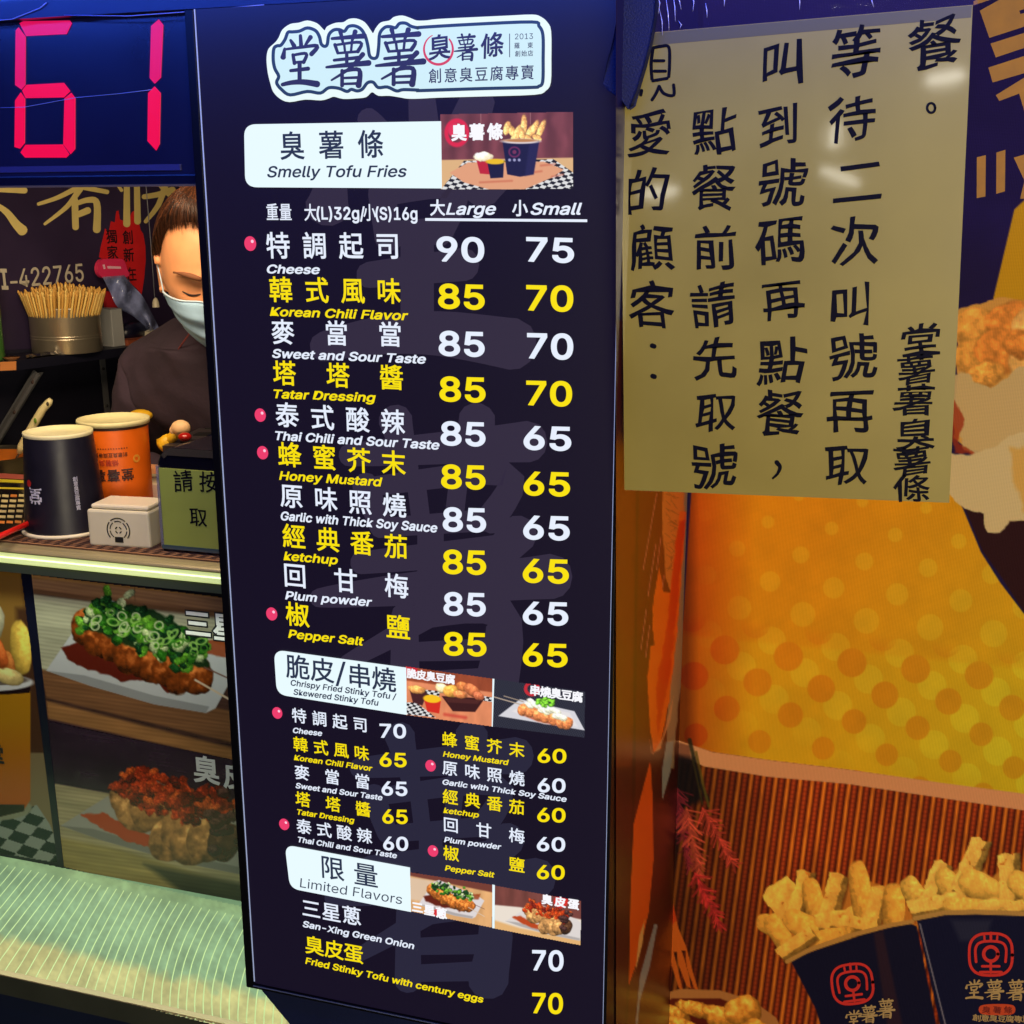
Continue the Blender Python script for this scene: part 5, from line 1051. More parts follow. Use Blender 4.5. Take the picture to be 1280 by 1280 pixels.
# black holder with green sign
c = atz(206, 689, ZC + .003); c[2] = ZC + .003; s = mpp(c); c2 = atz(330, 697, ZC + .003); W = float(c2[0] - c[0])
sg = thing('sign_holder', c, 'black ticket machine with a green handwritten card taped on its front', 'ticket machine')
x1 = W; Hs = 132 * s
pro = [(0, 0), (x1, 0), (x1, Hs), (.03, Hs), (.018, Hs - .002), (.008, Hs - .010), (.002, Hs - .022), (0, Hs - .035)]
DH = .13
MB().prism([(x, 0, z) for x, z in pro], (0, DH, 0)).build('machine_case', mat('case_black', (12, 12, 26), .2, coat=.7), sg, local=True, bevel=.002)
cp = [(.026, Hs + .0004), (x1, Hs + .0004), (x1, Hs - .012), (.02, Hs - .012), (.012, Hs - .018), (.008, Hs - .012), (.016, Hs - .003)]
MB().prism([(x, -.0015, z) for x, z in cp], (0, .0012, 0)).build('chrome_band', mat('chrome_grey', (170, 160, 150), .2, .9), sg, local=True)
MB().box((.002, -.003, .012), (x1, -.0008, Hs - .034)).build('green_card', mat('green_card', (140, 154, 70), .6, noise=.05, nscale=20), sg, local=True)
MB().box((-.002, -.0045, .006), (x1, -.0032, .013)).build('card_tray', mat('clear_edge', (60, 80, 90), .15, coat=.8), sg, local=True)
MB().box((-.003, -.004, .010), (.002, .01, Hs - .03)).build('card_sleeve', mat('sleeve_grey', (130, 130, 150), .15, alpha=.6, coat=.6), sg, local=True)
SGP = Pl((0, float(c[1]) - .0031, 0), UX, UZ)
mb = MB()
for ch, x, y, z_ in (('請', 229, 602, 25), ('按', 261, 603, 24), ('取', 248, 647, 22)): cjk(mb, ch, (x, y), (x, y), z_, SGP, .012, .0004, rough=.03)
mb.build('handwriting', PEN, sg)
# griddle / grey appliance behind
gp = atz(276, 556, ZC + .02); g0 = thing('griddle', (-1.28, .82, ZC), 'dark grey flat griddle with slotted tray behind the ticket machine', 'griddle')
zg_ = ZC + .135; q = [atz(203, 557, zg_), atz(330, 563, zg_), atz(330, 522, zg_), atz(266, 527, zg_)]
MB().prism([tuple(p) for p in q], (0, 0, -.13)).build('griddle_body', mat('griddle_grey', (70, 62, 66), .4, .5, noise=.2, nscale=20), g0)
for k in range(3):
    t = .12 + k * .27; a = np.array(q[0]) * (1 - t) + np.array(q[3]) * t; bb = np.array(q[1]) * (1 - t) + np.array(q[2]) * t; n2 = (np.array(q[3]) - q[0]) * .11
    l_ = a + (bb - a) * .12; MB().prism([tuple(p + np.array([0, 0, .002])) for p in (l_, bb, bb + n2, l_ + n2)], (0, 0, -.003)).build('slot', mat('slot_black', (14, 12, 16), .5), g0)
# little yellow figure
c = atz(214, 553, ZC + .135); c[2] = ZC + .135; t0 = thing('toy_figure', c, 'small yellow and pink toy figure between the orange tub and the ticket machine', 'toy')
s = mpp(c); P = lambda x, y, dy=0.0: aty(x, y, c[1] + dy)
YEL_M = mat('toy_yellow', (232, 178, 30), .5, noise=.08, nscale=60)
mb = MB(); mb.tube([P(204, 558), P(206, 556), P(209, 551), P(212, 546)], [.016, .017, .014, .009], 12); mb.tube([P(206, 556), P(216, 546), P(223, 539)], [.011, .010, .010], 10); mb.tube([P(203, 556), P(199, 548)], [.010, .006], 10); mb.build('toy_body', YEL_M, t0)
MB().ball(P(226, 535), .017, 16, 10, sc=(1.1, 1, .9)).ball(P(219, 538), .011, 14, 8).build('toy_head', mat('toy_peach', (236, 190, 140), .6, noise=.06, nscale=70), t0)
MB().ball(P(231, 546, -.03), .012, 14, 8, sc=(1.1, 1, .7)).build('red_button', mat('toy_red', (170, 24, 20), .25, coat=.5), t0)
MB().ball(aty(176, 519, .80), .020, 14, 8, sc=(1.3, 1, .6)).build('toy_hat', YEL_M, t0)
# laminated card with red edge
c = atz(10, 640, ZC + .003); lc = thing('order_card', c, 'laminated black order card with small cream cells and a red edge rail', 'order card')
Q = [(-130, 586), (45, 598), (43, 650), (-130, 715)]; zt = ZC + .022
OC = Pl((0, 0, zt), UX, UY)
MB().prism([OC.at(*p) for p in Q], (0, 0, -.004)).build('card_sheet', mat('card_black', (26, 18, 18), .25, coat=.5), lc)
mb = MB(); mb.poly([OC.at(*p, .0006) for p in ((-130, 592), (44, 601), (44, 604.5), (-130, 597))]); mb.poly([OC.at(*p, .0006) for p in ((-130, 605), (40, 610), (40, 612), (-130, 608))]); mb.build('yellow_stripe', mat('stripe_yellow', (236, 214, 50), .5), lc)
mb = MB(); mb.poly([OC.at(*p, .0008) for p in ((-130, 584), (44, 594), (44, 600), (-130, 591))]); mb.build('pink_stripe', mat('stripe_pink', (196, 96, 84), .5), lc)
CELL = mat('cell_cream', (214, 196, 130), .6); CELO = mat('cell_orange', (216, 130, 50), .6)
for j in range(6):
    for i in range(-6, 4):
        x = 3 + i * 10.4 - j * 1.0; y = 618 + j * 6.4 + x * -.02 + max(0, j - 3) * .4
        if x + 9 > 39: continue
        m_ = CELO if (j == 5 or (j == 0 and i % 3 == 1)) else CELL; mb = MB(); yy = 0
        mb.poly([OC.at(*p, .0006) for p in ((x, y), (x + 8, y + .4), (x + 7.6, y + 3.6), (x - .6, y + 3.2))]); mb.build('printed_cell', m_, lc)
mb = MB(); mb.tube([OC.at(-130, 722, .004), OC.at(-20, 679, .004), OC.at(0, 670, .004), OC.at(40, 652, .004)], .0052, 10); mb.tube([OC.at(40, 652, .004), OC.at(43, 645, .004), OC.at(43, 638, .004)], .0052, 10); mb.build('edge_rail', mat('red_plastic', (226, 34, 26), .25, coat=.6, emit=.08), lc)
# pan of orange sauce
c = atz(-8, 592, ZC + .003); c[2] = ZC + .003; s = mpp(c); pn = thing('sauce_pan', c, 'metal bowl of orange sauce at the left edge of the counter', 'pan')
MB().lathe([(40 * s, 0), (52 * s, .02), (54 * s, .045), (56 * s, .046), (52 * s, .043), (49 * s, .036)], 56, c).build('pan_wall', mat('pan_metal', (120, 112, 100), .3, .9), pn)
MB().lathe([(50.5 * s, .038), (.0001, .039)], 48, c).build('orange_sauce', mat('sauce_orange', (226, 120, 30), .35, noise=.15, nscale=20), pn)
hs = thing('brush_handle', aty(22, 568, c[1]), 'cream handled basting brush standing in the sauce bowl', 'brush')
P = [aty(x, y, c[1] + dy) for x, y, dy in ((24, 566, -.01), (27, 558, -.01), (40, 534, 0), (53, 512, .01), (61, 503, .015), (63.5, 499, .016))]
MB().tube(P, [.0065, .0088, .009, .0085, .008, .005], 12).build('handle', mat('handle_cream', (230, 214, 160), .4, coat=.3), hs)
MB().ball(aty(59.5, 505, c[1] - .001), .0035, 10, 6, sc=(1, .6, 1.4)).build('hanging_hole', mat('hole_dark', (60, 50, 34), .6), hs)
MB().ball(aty(44, 526, c[1] - .008), .004, 10, 6, sc=(.9, .4, 1.5)).build('green_mark', mat('mark_green', (110, 150, 40), .5), hs)
mb = MB(); mb.tube([aty(24, 566, c[1] - .01), aty(20, 574, c[1] - .01), aty(17, 582, c[1] - .01)], .0022, 6); mb.build('wire_neck', mat('pan_metal', (120, 112, 100), .3, .9), hs)

# =================================================================== side wall: painted sign, shelf and what stands on it
sign = thing('wall_sign', onwall(70, 330, .002), 'dark painted wall sign with big gold brush characters and a red flame', 'sign')
mb = MB(); sp_ = [onwall(-60, 130, .0015), onwall(330, 130, .0015), onwall(330, 425, .0015), onwall(-60, 440, .0015)]; mb.prism([tuple(p) for p in sp_], tuple(-WALL.n * .0012)); mb.build('sign_board', mat('sign_dark', (44, 32, 60), .5, noise=.25, nscale=5), sign)
GO = mat('gold_paint', (214, 192, 120), .5, noise=.06, nscale=20); RE = mat('red_paint', (206, 30, 36), .5, noise=.12, nscale=14)
mb = MB()
for P, w_ in (([(34, 240), (24, 258), (0, 280)], 9), ([(-6, 296), (6, 293), (14, 288)], 5)): brush(mb, P, w_, w_ * .5, WALL, .0004)
mb.build('red_brush_stroke', RE, sign)
mb = MB(); mb.poly([WALL.at(*p, .0024) for p in [(0 + x / 5.335, 220 + y / 5.335) for x, y in [(690, 400), (700, 350), (725, 370), (740, 300), (765, 310), (775, 235), (790, 230), (800, 290), (830, 300), (860, 285), (880, 240), (905, 225), (925, 300), (938, 360), (955, 385), (970, 470), (972, 560), (962, 680), (945, 790), (900, 740), (850, 700), (820, 640), (760, 560), (690, 560), (660, 540), (672, 470)]]]); mb.build('red_flame', RE, sign)
def wstroke(lst, m, lift=.003):
    for P, a, b_ in lst:
        mb = MB(); brush(mb, P, a * 1.4, b_ * 1.4, WALL, lift); mb.build('brush_stroke', m, sign)
wstroke([([(-14, 236), (31, 238)], 5, 5.5), ([(-8, 254), (8, 265), (20, 280), (28, 288)], 4, 9.5),
         ([(48, 255), (72, 247), (98, 234)], 3, 5), ([(78, 228), (104, 234), (134, 240)], 5, 4), ([(100, 236), (84, 258), (56, 280)], 6, 2.5), ([(93.5, 250), (94.5, 284)], 6, 6),
         ([(94, 255), (110, 250), (121, 254), (121, 287)], 4, 7), ([(98, 268), (110, 263)], 5.5, 6),
         ([(148, 232), (152, 238)], 3, 3), ([(158.5, 226), (158.5, 280)], 5, 6.5), ([(171, 226), (172, 277)], 5, 6), ([(180, 246), (198, 243), (216, 237)], 4.5, 5.5), ([(208, 228), (198, 256), (182, 277)], 6, 3.5), ([(196, 226), (204, 236), (214, 246)], 4, 4)], GO)
mb = MB()
for ch, x, y in (('獨', 138.7, 296), ('家', 139.6, 316), ('創', 159, 297), ('新', 160, 319), ('在', 163, 343)): cjk(mb, ch, (x, y), (x, y), 16, WALL, .02, .0032, wx=1.0)
mb.build('lettering', mat('dark_paint', (30, 16, 26), .5), sign)
mb = MB(); latin(mb, 'I', (2, 361), (9, 361), 24, WALL, .03, 0, .003); latin(mb, '-', (13, 364), (22, 363.5), 26, WALL, .0, 0, .003); latin(mb, '422765', (24, 359), (104, 351), 22, WALL, .01, 0, .003)
mb.build('lettering', mat('cream_paint', (190, 180, 160), .5), sign)

OS = .13; z_sh = float(onwall(20, 451, OS)[2])
sa, sb = onwall(-60, 452, OS), onwall(190, 434.5, OS); sa[2] = sb[2] = z_sh
inn = -WALL.n * (OS - .002)
shelf = thing('wall_shelf', tuple(sa), 'black metal shelf on slotted brackets along the side wall', 'shelf')
sb2 = sa + (sb - sa) * 1.35
MB().prism([tuple(sa), tuple(sb2), tuple(sb2 + inn), tuple(sa + inn)], (0, 0, -.022)).build('shelf_board', mat('shelf_black', (26, 26, 42), .45, .3), shelf)
BR = mat('bracket_grey', (120, 120, 124), .4, .6)
for x, lst in ((132, [(132, 449), (136, 520)]),):
    a = onwall(127, 448, .012); bq = onwall(134, 520, .012); mb = MB(); w_ = wd * .008
    mb.prism([tuple(a - w_), tuple(a + w_), tuple(bq + w_), tuple(bq - w_)], tuple(WALL.n * .004)); mb.build('bracket_rail', BR, shelf)
    for k in range(2): c = onwall(129 + k * 4.5, 461 + k * 46, .0165); MB().ball(tuple(c), .004, 8, 6).build('bracket_hole', mat('hole_black', (12, 12, 16), .6), shelf)
a = onwall(47, 466, OS - .01); bq = onwall(-10, 560, .01); d_ = Vector(bq - a).normalized(); sd = d_.cross(Vector(wd)).normalized()
mb = MB(); w_ = np.array(sd) * .011; mb.prism([tuple(a - w_), tuple(a + w_), tuple(bq + w_), tuple(bq - w_)], tuple(wd * -.004)); mb.build('diagonal_brace', BR, shelf)
w2 = np.array(wd) * .014
mb = MB(); mb.prism([tuple(a - w2), tuple(a + w2), tuple(bq + w2), tuple(bq - w2)], tuple(WALL.n * .003)); mb.build('diagonal_brace', BR, shelf)
for t in (.12, .52): c = a + (bq - a) * t + WALL.n * .005; MB().ball(tuple(c), .006, 10, 6).build('bracket_hole', mat('hole_brown', (50, 30, 24), .6), shelf)
tg = [onwall(0, 452.5, OS + .001), onwall(20, 451.5, OS + .001)]; tq = [onwall(0, 463.5, OS + .001), onwall(20, 462.5, OS + .001)]
o = MB().prism([tuple(p) for p in (tg[0], tg[1], tq[1], tq[0])], tuple(WALL.n * .001)).build('price_tag', mat('tag_orange', (206, 130, 70), .6), None); tag(o, 'orange tag stuck on the front edge of the black shelf', 'tag')
zs = z_sh
def onshelf(x, off): # point on the shelf below pixel column x, off from the wall
    p = onwall(x, 440, off); d = p.copy(); d[2] = zs; return d
# steel can of skewers
c = onshelf(85, .07); s = mpp(c); rc = 42 * s; hc = 55 * s
can = thing('steel_can', c, 'round brushed steel can holding bamboo skewers on the shelf', 'can')
MB().lathe([(rc * .98, 0), (rc, .003), (rc, hc - .002), (rc * 1.01, hc), (rc * .97, hc + .001), (rc * .96, hc - .004), (rc * .96, .01), (.0001, .01)], 64, c).build('can_wall', mat('can_steel', (206, 190, 166), .32, .85, noise=.08, nscale=12, stretch=(1, 1, .1)), can)
for k in (.3, .36): MB().lathe([(rc * 1.001, hc * k), (rc * 1.012, hc * (k + .015)), (rc * 1.001, hc * (k + .03))], 64, c).build('can_ridge', mat('can_steel', (176, 160, 140), .2, 1.0), can)
sk = MB(); sk.lathe([(.0001, 0), (.0022, .0005), (.0022, .176), (.0014, .180), (.0001, .181)], 5).v
me0 = None; SKM = [mat('bamboo', (240, 200, 112), .55, noise=.12, nscale=90), mat('bamboo_dark', (216, 162, 76), .55, noise=.12, nscale=90)]
protos = [MB().lathe([(.0001, 0), (.0029, .0005), (.0029, L_ - .004), (.0015, L_ - .001), (.0001, L_)], 5).build('bamboo_skewer', SKM[i % 2], None) for i, L_ in enumerate((.135, .14, .131, .137))]
nsk = 0
for ringi, (rr, nn) in enumerate([(.93, 74), (.80, 60), (.64, 48), (.45, 34), (.25, 20), (.08, 8)]):
    for k in range(nn):
        a = 2 * math.pi * (k + rng.uniform(-.3, .3)) / nn; r0 = rc * rr * .88; r1 = rc * (rr * 1.28); tw = .28 * rr
        p0 = Vector((c[0] + r0 * .86 * math.cos(a - tw), c[1] + r0 * .86 * math.sin(a - tw), zs + .012 + rng.uniform(0, .004) + .012 * (1 - rr)))
        p1 = Vector((c[0] + r1 * math.cos(a), c[1] + r1 * math.sin(a), zs + .012 + .13))
        i = nsk % 4; o = protos[i] if nsk < 4 else protos[i].copy()
        if nsk >= 4: COL.objects.link(o)
        o.location = p0; o.rotation_mode = 'QUATERNION'; o.rotation_quaternion = Vector((0, 0, 1)).rotation_difference((p1 - p0).normalized())
        tag(o, 'thin bamboo skewer in the thick bundle standing in the steel can', 'skewer', 'bamboo skewers in the steel can'); nsk += 1
# white box, pink packet in its bag, black bundle, small blocks
def wallbox(name, label, cat, x0, x1, y0, y1, off0, off1, m, part, tilt=0):
    a = onwall(x0, (y0 + y1) / 2, off0); b2 = onwall(x1, (y0 + y1) / 2, off0); a[2] = b2[2] = zs; h = (y1 - y0) * mpp(a)
    t = thing(name, tuple((a + b2) / 2), label, cat)
    MB().prism([tuple(a), tuple(b2), tuple(b2 + WALL.n * (off1 - off0)), tuple(a + WALL.n * (off1 - off0))][::-1], (0, 0, h)).build(part, m, t, bevel=.002); return t
t = wallbox('tissue_box', 'small pale grey carton standing right of the steel can', 'carton', 126, 140, 382, 428, .05, .09, mat('carton_grey', (150, 150, 150), .5), 'carton_body')
t = wallbox('wood_block', 'small brown block on the shelf below the plastic bag', 'block', 146, 176, 424, 431, .06, .1, mat('block_brown', (140, 70, 44), .5), 'block_body')
t = wallbox('white_block', 'small white box on the shelf end beside the brown block', 'box', 178, 196, 418, 431, .06, .1, mat('block_white', (196, 190, 170), .5), 'box_body')
c = onwall(165, 405, .05); c[2] = zs; t = thing('black_pouch', c, 'black pouch slumped on the shelf under the blue plastic bag', 'pouch')
mb = MB(); s = mpp(c); mb.ball((c[0], c[1], zs + .026), .03, 20, 12, sc=(.9, 1.7, .9)); mb.build('pouch_body', mat('pouch_black', (14, 14, 34), .35, bump=.5, bscale=18), t)
pk = thing('pink_packet', onwall(138, 370, .04), 'pink headed card packet leaning against the wall sign', 'packet')
sh = lambda P, lo, th_, name, m, par, bev=0: MB().prism([tuple(onwall(x, y, lo)) for x, y in P], tuple(WALL.n * th_)).build(name, m, par, bevel=bev)
sh(catmull([(118, 334), (122, 325), (130, 323.5), (146, 323.5), (151, 326), (155, 336), (157, 345), (140, 347), (127, 348), (120, 343)], 3, True), .03, .012, 'pink_header', mat('packet_pink', (222, 50, 96), .35, coat=.3), pk, .002)
mb = MB(); PKP = Pl(WP0 + WALL.n * .0425, wd, UZ)
for q_ in (((128, 331), (131, 330.5), (132, 336), (129.5, 336.5)), ((134, 332.5), (151, 333.2), (151.5, 336), (134.5, 335.8))): mb.poly([PKP.at(*p, .0004) for p in q_])
mb.build('white_mark', mat('packet_white', (240, 180, 200), .5), pk)
sh([(127, 363), (140, 365), (146, 388), (138, 392), (130, 384)], .025, .01, 'red_insert', mat('insert_red', (150, 20, 30), .5), pk)
# clear bag
mb = MB(); L_ = [(128, 346), (138, 366), (147, 384), (166, 395), (181, 408), (187, 418)]; R2_ = [(156, 344), (166, 357), (178, 370), (188, 388), (196, 404), (200, 412)]
L_ = catmull(L_, 5); R2_ = catmull(R2_, 5); ns, nt_ = len(L_), 16; vs = []
for i in range(ns):
    for j in range(nt_ + 1):
        u = j / nt_; x = L_[i][0] * (1 - u) + R2_[i][0] * u; y = L_[i][1] * (1 - u) + R2_[i][1] * u
        vs.append(onwall(x, y, .05 + .022 * math.sin(math.pi * u) + .008 * math.sin(i * .9 + 5 * u) + .006 * math.sin(9 * u + i * .5) + rng.uniform(-.0012, .0012)))
mb.add(vs, [(i * (nt_ + 1) + j, (i + 1) * (nt_ + 1) + j, (i + 1) * (nt_ + 1) + j + 1, i * (nt_ + 1) + j + 1) for i in range(ns - 1) for j in range(nt_)], 0, True)
mb.build('clear_bag', mat('bag_film', (140, 150, 200), .08, alpha=.75, coat=1.0, noise=.3, nscale=40), pk)
# green bottle at the left edge, flat dish, cord
c = onwall(-8, 440, .07); c[2] = zs; s = mpp(c); bt = thing('green_bottle', c, 'tall green bottle at the left end of the shelf', 'bottle')
MB().lathe([(12 * s, 0), (13 * s, .004), (13 * s, 92 * s), (8 * s, 108 * s), (5 * s, 112 * s), (5 * s, 130 * s)], 32, c).build('bottle_body', mat('bottle_green', (60, 104, 44), .25, coat=.5), bt)
th = face_ang(c); mb = MB()
for k, ch in enumerate('●●'): wrap_glyphs(mb, ch, c, th + .55, 70 * s - k * .034, .03, lambda z: 13 * s, .02)
mb.build('lettering', mat('bottle_print', (190, 210, 150), .5), bt)
c = onwall(14, 444, .11); c[2] = zs; ds = thing('small_dish', c, 'little brown dish on the left end of the shelf', 'dish')
s = mpp(c); MB().lathe([(6 * s, 0), (10 * s, .006), (10.5 * s, .007), (8 * s, .003), (.0001, .002)], 24, c).build('dish_bowl', mat('dish_brown', (150, 100, 60), .5), ds)
c = onwall(52, 440, .11); c[2] = zs; fl = thing('folded_wrapper', c, 'crumpled black plastic wrapper lying before the steel can', 'wrapper')
mb = MB(); nx = 14
vs = [onwall(32 + 62 * i / nx, 440, .085 + .04 * j / 4) * np.array([1, 1, 0]) + np.array([0, 0, zs + .003 + .007 * rng.random() * (1 if 0 < j < 4 else .2)]) for j in range(5) for i in range(nx + 1)]
mb.add(vs, [(j * (nx + 1) + i, j * (nx + 1) + i + 1, (j + 1) * (nx + 1) + i + 1, (j + 1) * (nx + 1) + i) for j in range(4) for i in range(nx)]); mb.build('wrapper_sheet', mat('wrapper_black', (30, 28, 40), .2, coat=.6), fl)
cr = thing('pull_cord', onwall(195, 378, .12), 'thin hanging light cord with a white bell shaped pull', 'pull cord')
MB().tube([onwall(x, y, .12) for x, y in ((181, 215), (184, 250), (189, 310), (193.5, 374))], .0012, 6).build('cord', mat('cord_grey', (110, 110, 120), .5), cr)
p_ = onwall(195, 384, .12); s = mpp(p_); MB().lathe([(4.6 * s, 0), (4.4 * s, .5 * s), (4.0 * s, 6 * s), (2.6 * s, 10 * s), (1.0 * s, 11.5 * s), (.0001, 12 * s)], 20, p_).build('pull_bell', mat('bell_white', (196, 186, 160), .4), cr)

# =================================================================== the cook behind the counter
HC = aty(265, 338, .78); K = mpp(HC) * 60 / .075          # scale: half a head is about 60 px
per = thing('person', (HC[0], HC[1] + .05, ZG), 'cook in a dark shirt and white face mask looking down', 'person')
yaw = math.atan2(-HC[0], HC[1] - CAMP[1]) * .92; Rz = Matrix.Rotation(yaw, 3, 'Z'); Rx = Matrix.Rotation(math.radians(20), 3, 'X'); Ry = Matrix.Rotation(math.radians(-4), 3, 'Y')
RH3 = Rz @ Ry @ Rx
def H3(p): return Vector(HC) + RH3 @ (Vector(p) * K)
def headf(az, el, off=0.0):
    """az 0 = face front, el up; metres in head space"""
    x, y, z = math.sin(az) * math.cos(el), -math.cos(az) * math.cos(el), math.sin(el)
    jaw = 1 - .30 * max(0, -z) ** 1.3 * (1 if y < .3 else .6)
    X = x * .075 * jaw; Y = y * .094; Z = z * .120
    if y > 0: Y *= 1.04
    fr = max(0, -y)
    g = lambda cx, cz, sx, sz: math.exp(-((X - cx) / sx) ** 2 - ((Z - cz) / sz) ** 2) * fr
    Y -= .022 * g(0, -.022, .011, .020) + .010 * g(0, .004, .008, .022)                    # nose
    Y += .011 * g(.031, .008, .017, .011) + .011 * g(-.031, .008, .017, .011)              # sockets
    Y -= .006 * (g(.030, .006, .012, .006) + g(-.030, .006, .012, .006))                   # lids
    Y -= .005 * (g(.030, .026, .022, .007) + g(-.030, .026, .022, .007))                   # brows
    Y -= .007 * g(0, -.062, .022, .009) + .008 * g(0, -.098, .02, .014)                    # mouth, chin
    Y -= .004 * (g(.045, -.02, .02, .02) + g(-.045, -.02, .02, .02))
    k = 1 + off / .09
    return (X * k, Y * k, Z * k)
hb = MB(); NA, NE = 96, 72; vs = []
for j in range(NE + 1):
    el = -math.pi / 2 + math.pi * j / NE
    for i in range(NA): vs.append(H3(headf(2 * math.pi * i / NA, el)))
hb.add(vs, [(j * NA + i, j * NA + (i + 1) % NA, (j + 1) * NA + (i + 1) % NA, (j + 1) * NA + i) for j in range(NE) for i in range(NA)], 0, True)
for sx in (-1, 1):                                                                          # ears
    P = [(sx * .073, .004 + .012 * math.cos(t), .0 + .028 * math.sin(t)) for t in np.linspace(-2.4, 2.4, 12)]; hb.tube([H3((p[0] + sx * .006, p[1], p[2])) for p in P], .006 * K, 8)
    hb.ball(H3((sx * .073, .006, 0)), .014 * K, 12, 8, sc=(.5, 1, 1.5))
# joints: name -> (pixel or point)
J = {}
nk = H3((0, .035, -.10)); J['neck'] = nk; J['chest'] = Vector(nk) + Vector((.02, .10, -.14)) * K; J['belly'] = J['chest'] + Vector((0, .05, -.24)) * K; J['hip'] = J['belly'] + Vector((0, .02, -.20)) * K
J['shL'] = Vector(aty(203, 470, .92)); J['elL'] = Vector(aty(158, 590, .88)); J['wrL'] = Vector(aty(206, 606, .74))
J['shR'] = J['chest'] + (J['chest'] - J['shL']) * .95 + Vector((0, 0, .16)) * K * .5; J['elR'] = J['shR'] + Vector((.06, -.04, -.27)) * K; J['wrR'] = J['elR'] + Vector((-.10, -.20, -.02)) * K
for sd, sx in (('L', -1), ('R', 1)):
    J['thigh' + sd] = J['hip'] + Vector((sx * .10, 0, -.04)) * K; J['knee' + sd] = J['thigh' + sd] + Vector((0, -.02, -.40)) * K; J['ank' + sd] = Vector((J['knee' + sd].x, J['knee' + sd].y + .03, ZG + .09)); J['toe' + sd] = J['ank' + sd] + Vector((0, -.16, -.055)) * K
def skin(nodes, edges, name, lv=1):
    me = bpy.data.meshes.new(name); ks = list(nodes); me.from_pydata([tuple(nodes[k][0]) for k in ks], [(ks.index(a), ks.index(b)) for a, b in edges], [])
    o = bpy.data.objects.new(name, me); COL.objects.link(o); o.modifiers.new('skin', 'SKIN'); sv = me.skin_vertices[0].data
    for i, k in enumerate(ks):
        r = nodes[k][1]; sv[i].radius = r if hasattr(r, '__len__') else (r, r)
    sv[0].use_root = True
    s_ = o.modifiers.new('sub', 'SUBSURF'); s_.levels = lv; s_.render_levels = lv
    dg = bpy.context.evaluated_depsgraph_get(); dg.update(); m2 = bpy.data.meshes.new_from_object(o.evaluated_get(dg))
    out = ([v.co.copy() for v in m2.vertices], [tuple(p.vertices) for p in m2.polygons]); bpy.data.objects.remove(o); bpy.data.meshes.remove(m2); return out
nodes = {'hip': (J['hip'], (.15 * K, .11 * K)), 'belly': (J['belly'], (.14 * K, .11 * K)), 'chest': (J['chest'], (.12 * K, .08 * K)), 'neck': (J['neck'], .055 * K), 'head': (H3((0, .02, -.03)), .05 * K)}
edges = [('hip', 'belly'), ('belly', 'chest'), ('chest', 'neck'), ('neck', 'head')]
for sd in 'LR':
    nodes['sh' + sd] = (J['sh' + sd], .058 * K); nodes['el' + sd] = (J['el' + sd], .042 * K); nodes['wr' + sd] = (J['wr' + sd], .027 * K)
    nodes['thigh' + sd] = (J['thigh' + sd], .085 * K); nodes['knee' + sd] = (J['knee' + sd], .058 * K); nodes['ank' + sd] = (J['ank' + sd], .038 * K); nodes['toe' + sd] = (J['toe' + sd], .03 * K)
    edges += [('chest', 'sh' + sd), ('sh' + sd, 'el' + sd), ('el' + sd, 'wr' + sd), ('hip', 'thigh' + sd), ('thigh' + sd, 'knee' + sd), ('knee' + sd, 'ank' + sd), ('ank' + sd, 'toe' + sd)]
v_, f_ = skin(nodes, edges, 'body_base'); hb.add(v_, f_, 0, True)
for sd, sx in (('L', 1), ('R', -1)):                                                         # hands: palm, four unequal fingers, thumb
    w0 = J['wr' + sd]; f = (J['wr' + sd] - J['el' + sd]).normalized(); f = (f + Vector((0, -.2, -.35))).normalized(); side = f.cross(Vector((0, 0, 1))).normalized(); up = side.cross(f)
    hb.tube([w0, w0 + f * .03 * K, w0 + f * .085 * K], [.024 * K, .036 * K, .034 * K], 10)
    for k, L_ in enumerate((.062, .074, .07, .054)):
        r0 = w0 + f * .08 * K + side * (k - 1.5) * .019 * K; P = [r0, r0 + f * L_ * .45 * K - up * .004 * K, r0 + f * L_ * .75 * K - up * .02 * K, r0 + f * L_ * .9 * K - up * .036 * K]; hb.tube(P, [.0095 * K, .009 * K, .0085 * K, .007 * K], 8)
    r0 = w0 + f * .03 * K - side * sx * .028 * K; hb.tube([r0, r0 - side * sx * .028 * K + f * .02 * K, r0 - side * sx * .036 * K + f * .05 * K - up * .01 * K], [.012 * K, .0105 * K, .008 * K], 8)
SKINM = mat('skin', (230, 156, 108), .55, sss=.10, noise=.10, nscale=24, bump=.06, bscale=220)
body = hb.build('body', SKINM, per)
rm = body.modifiers.new('remesh', 'REMESH'); rm.mode = 'VOXEL'; rm.voxel_size = .0042; rm.use_smooth_shade = True
sm = body.modifiers.new('smooth', 'SMOOTH'); sm.factor = .5; sm.iterations = 3
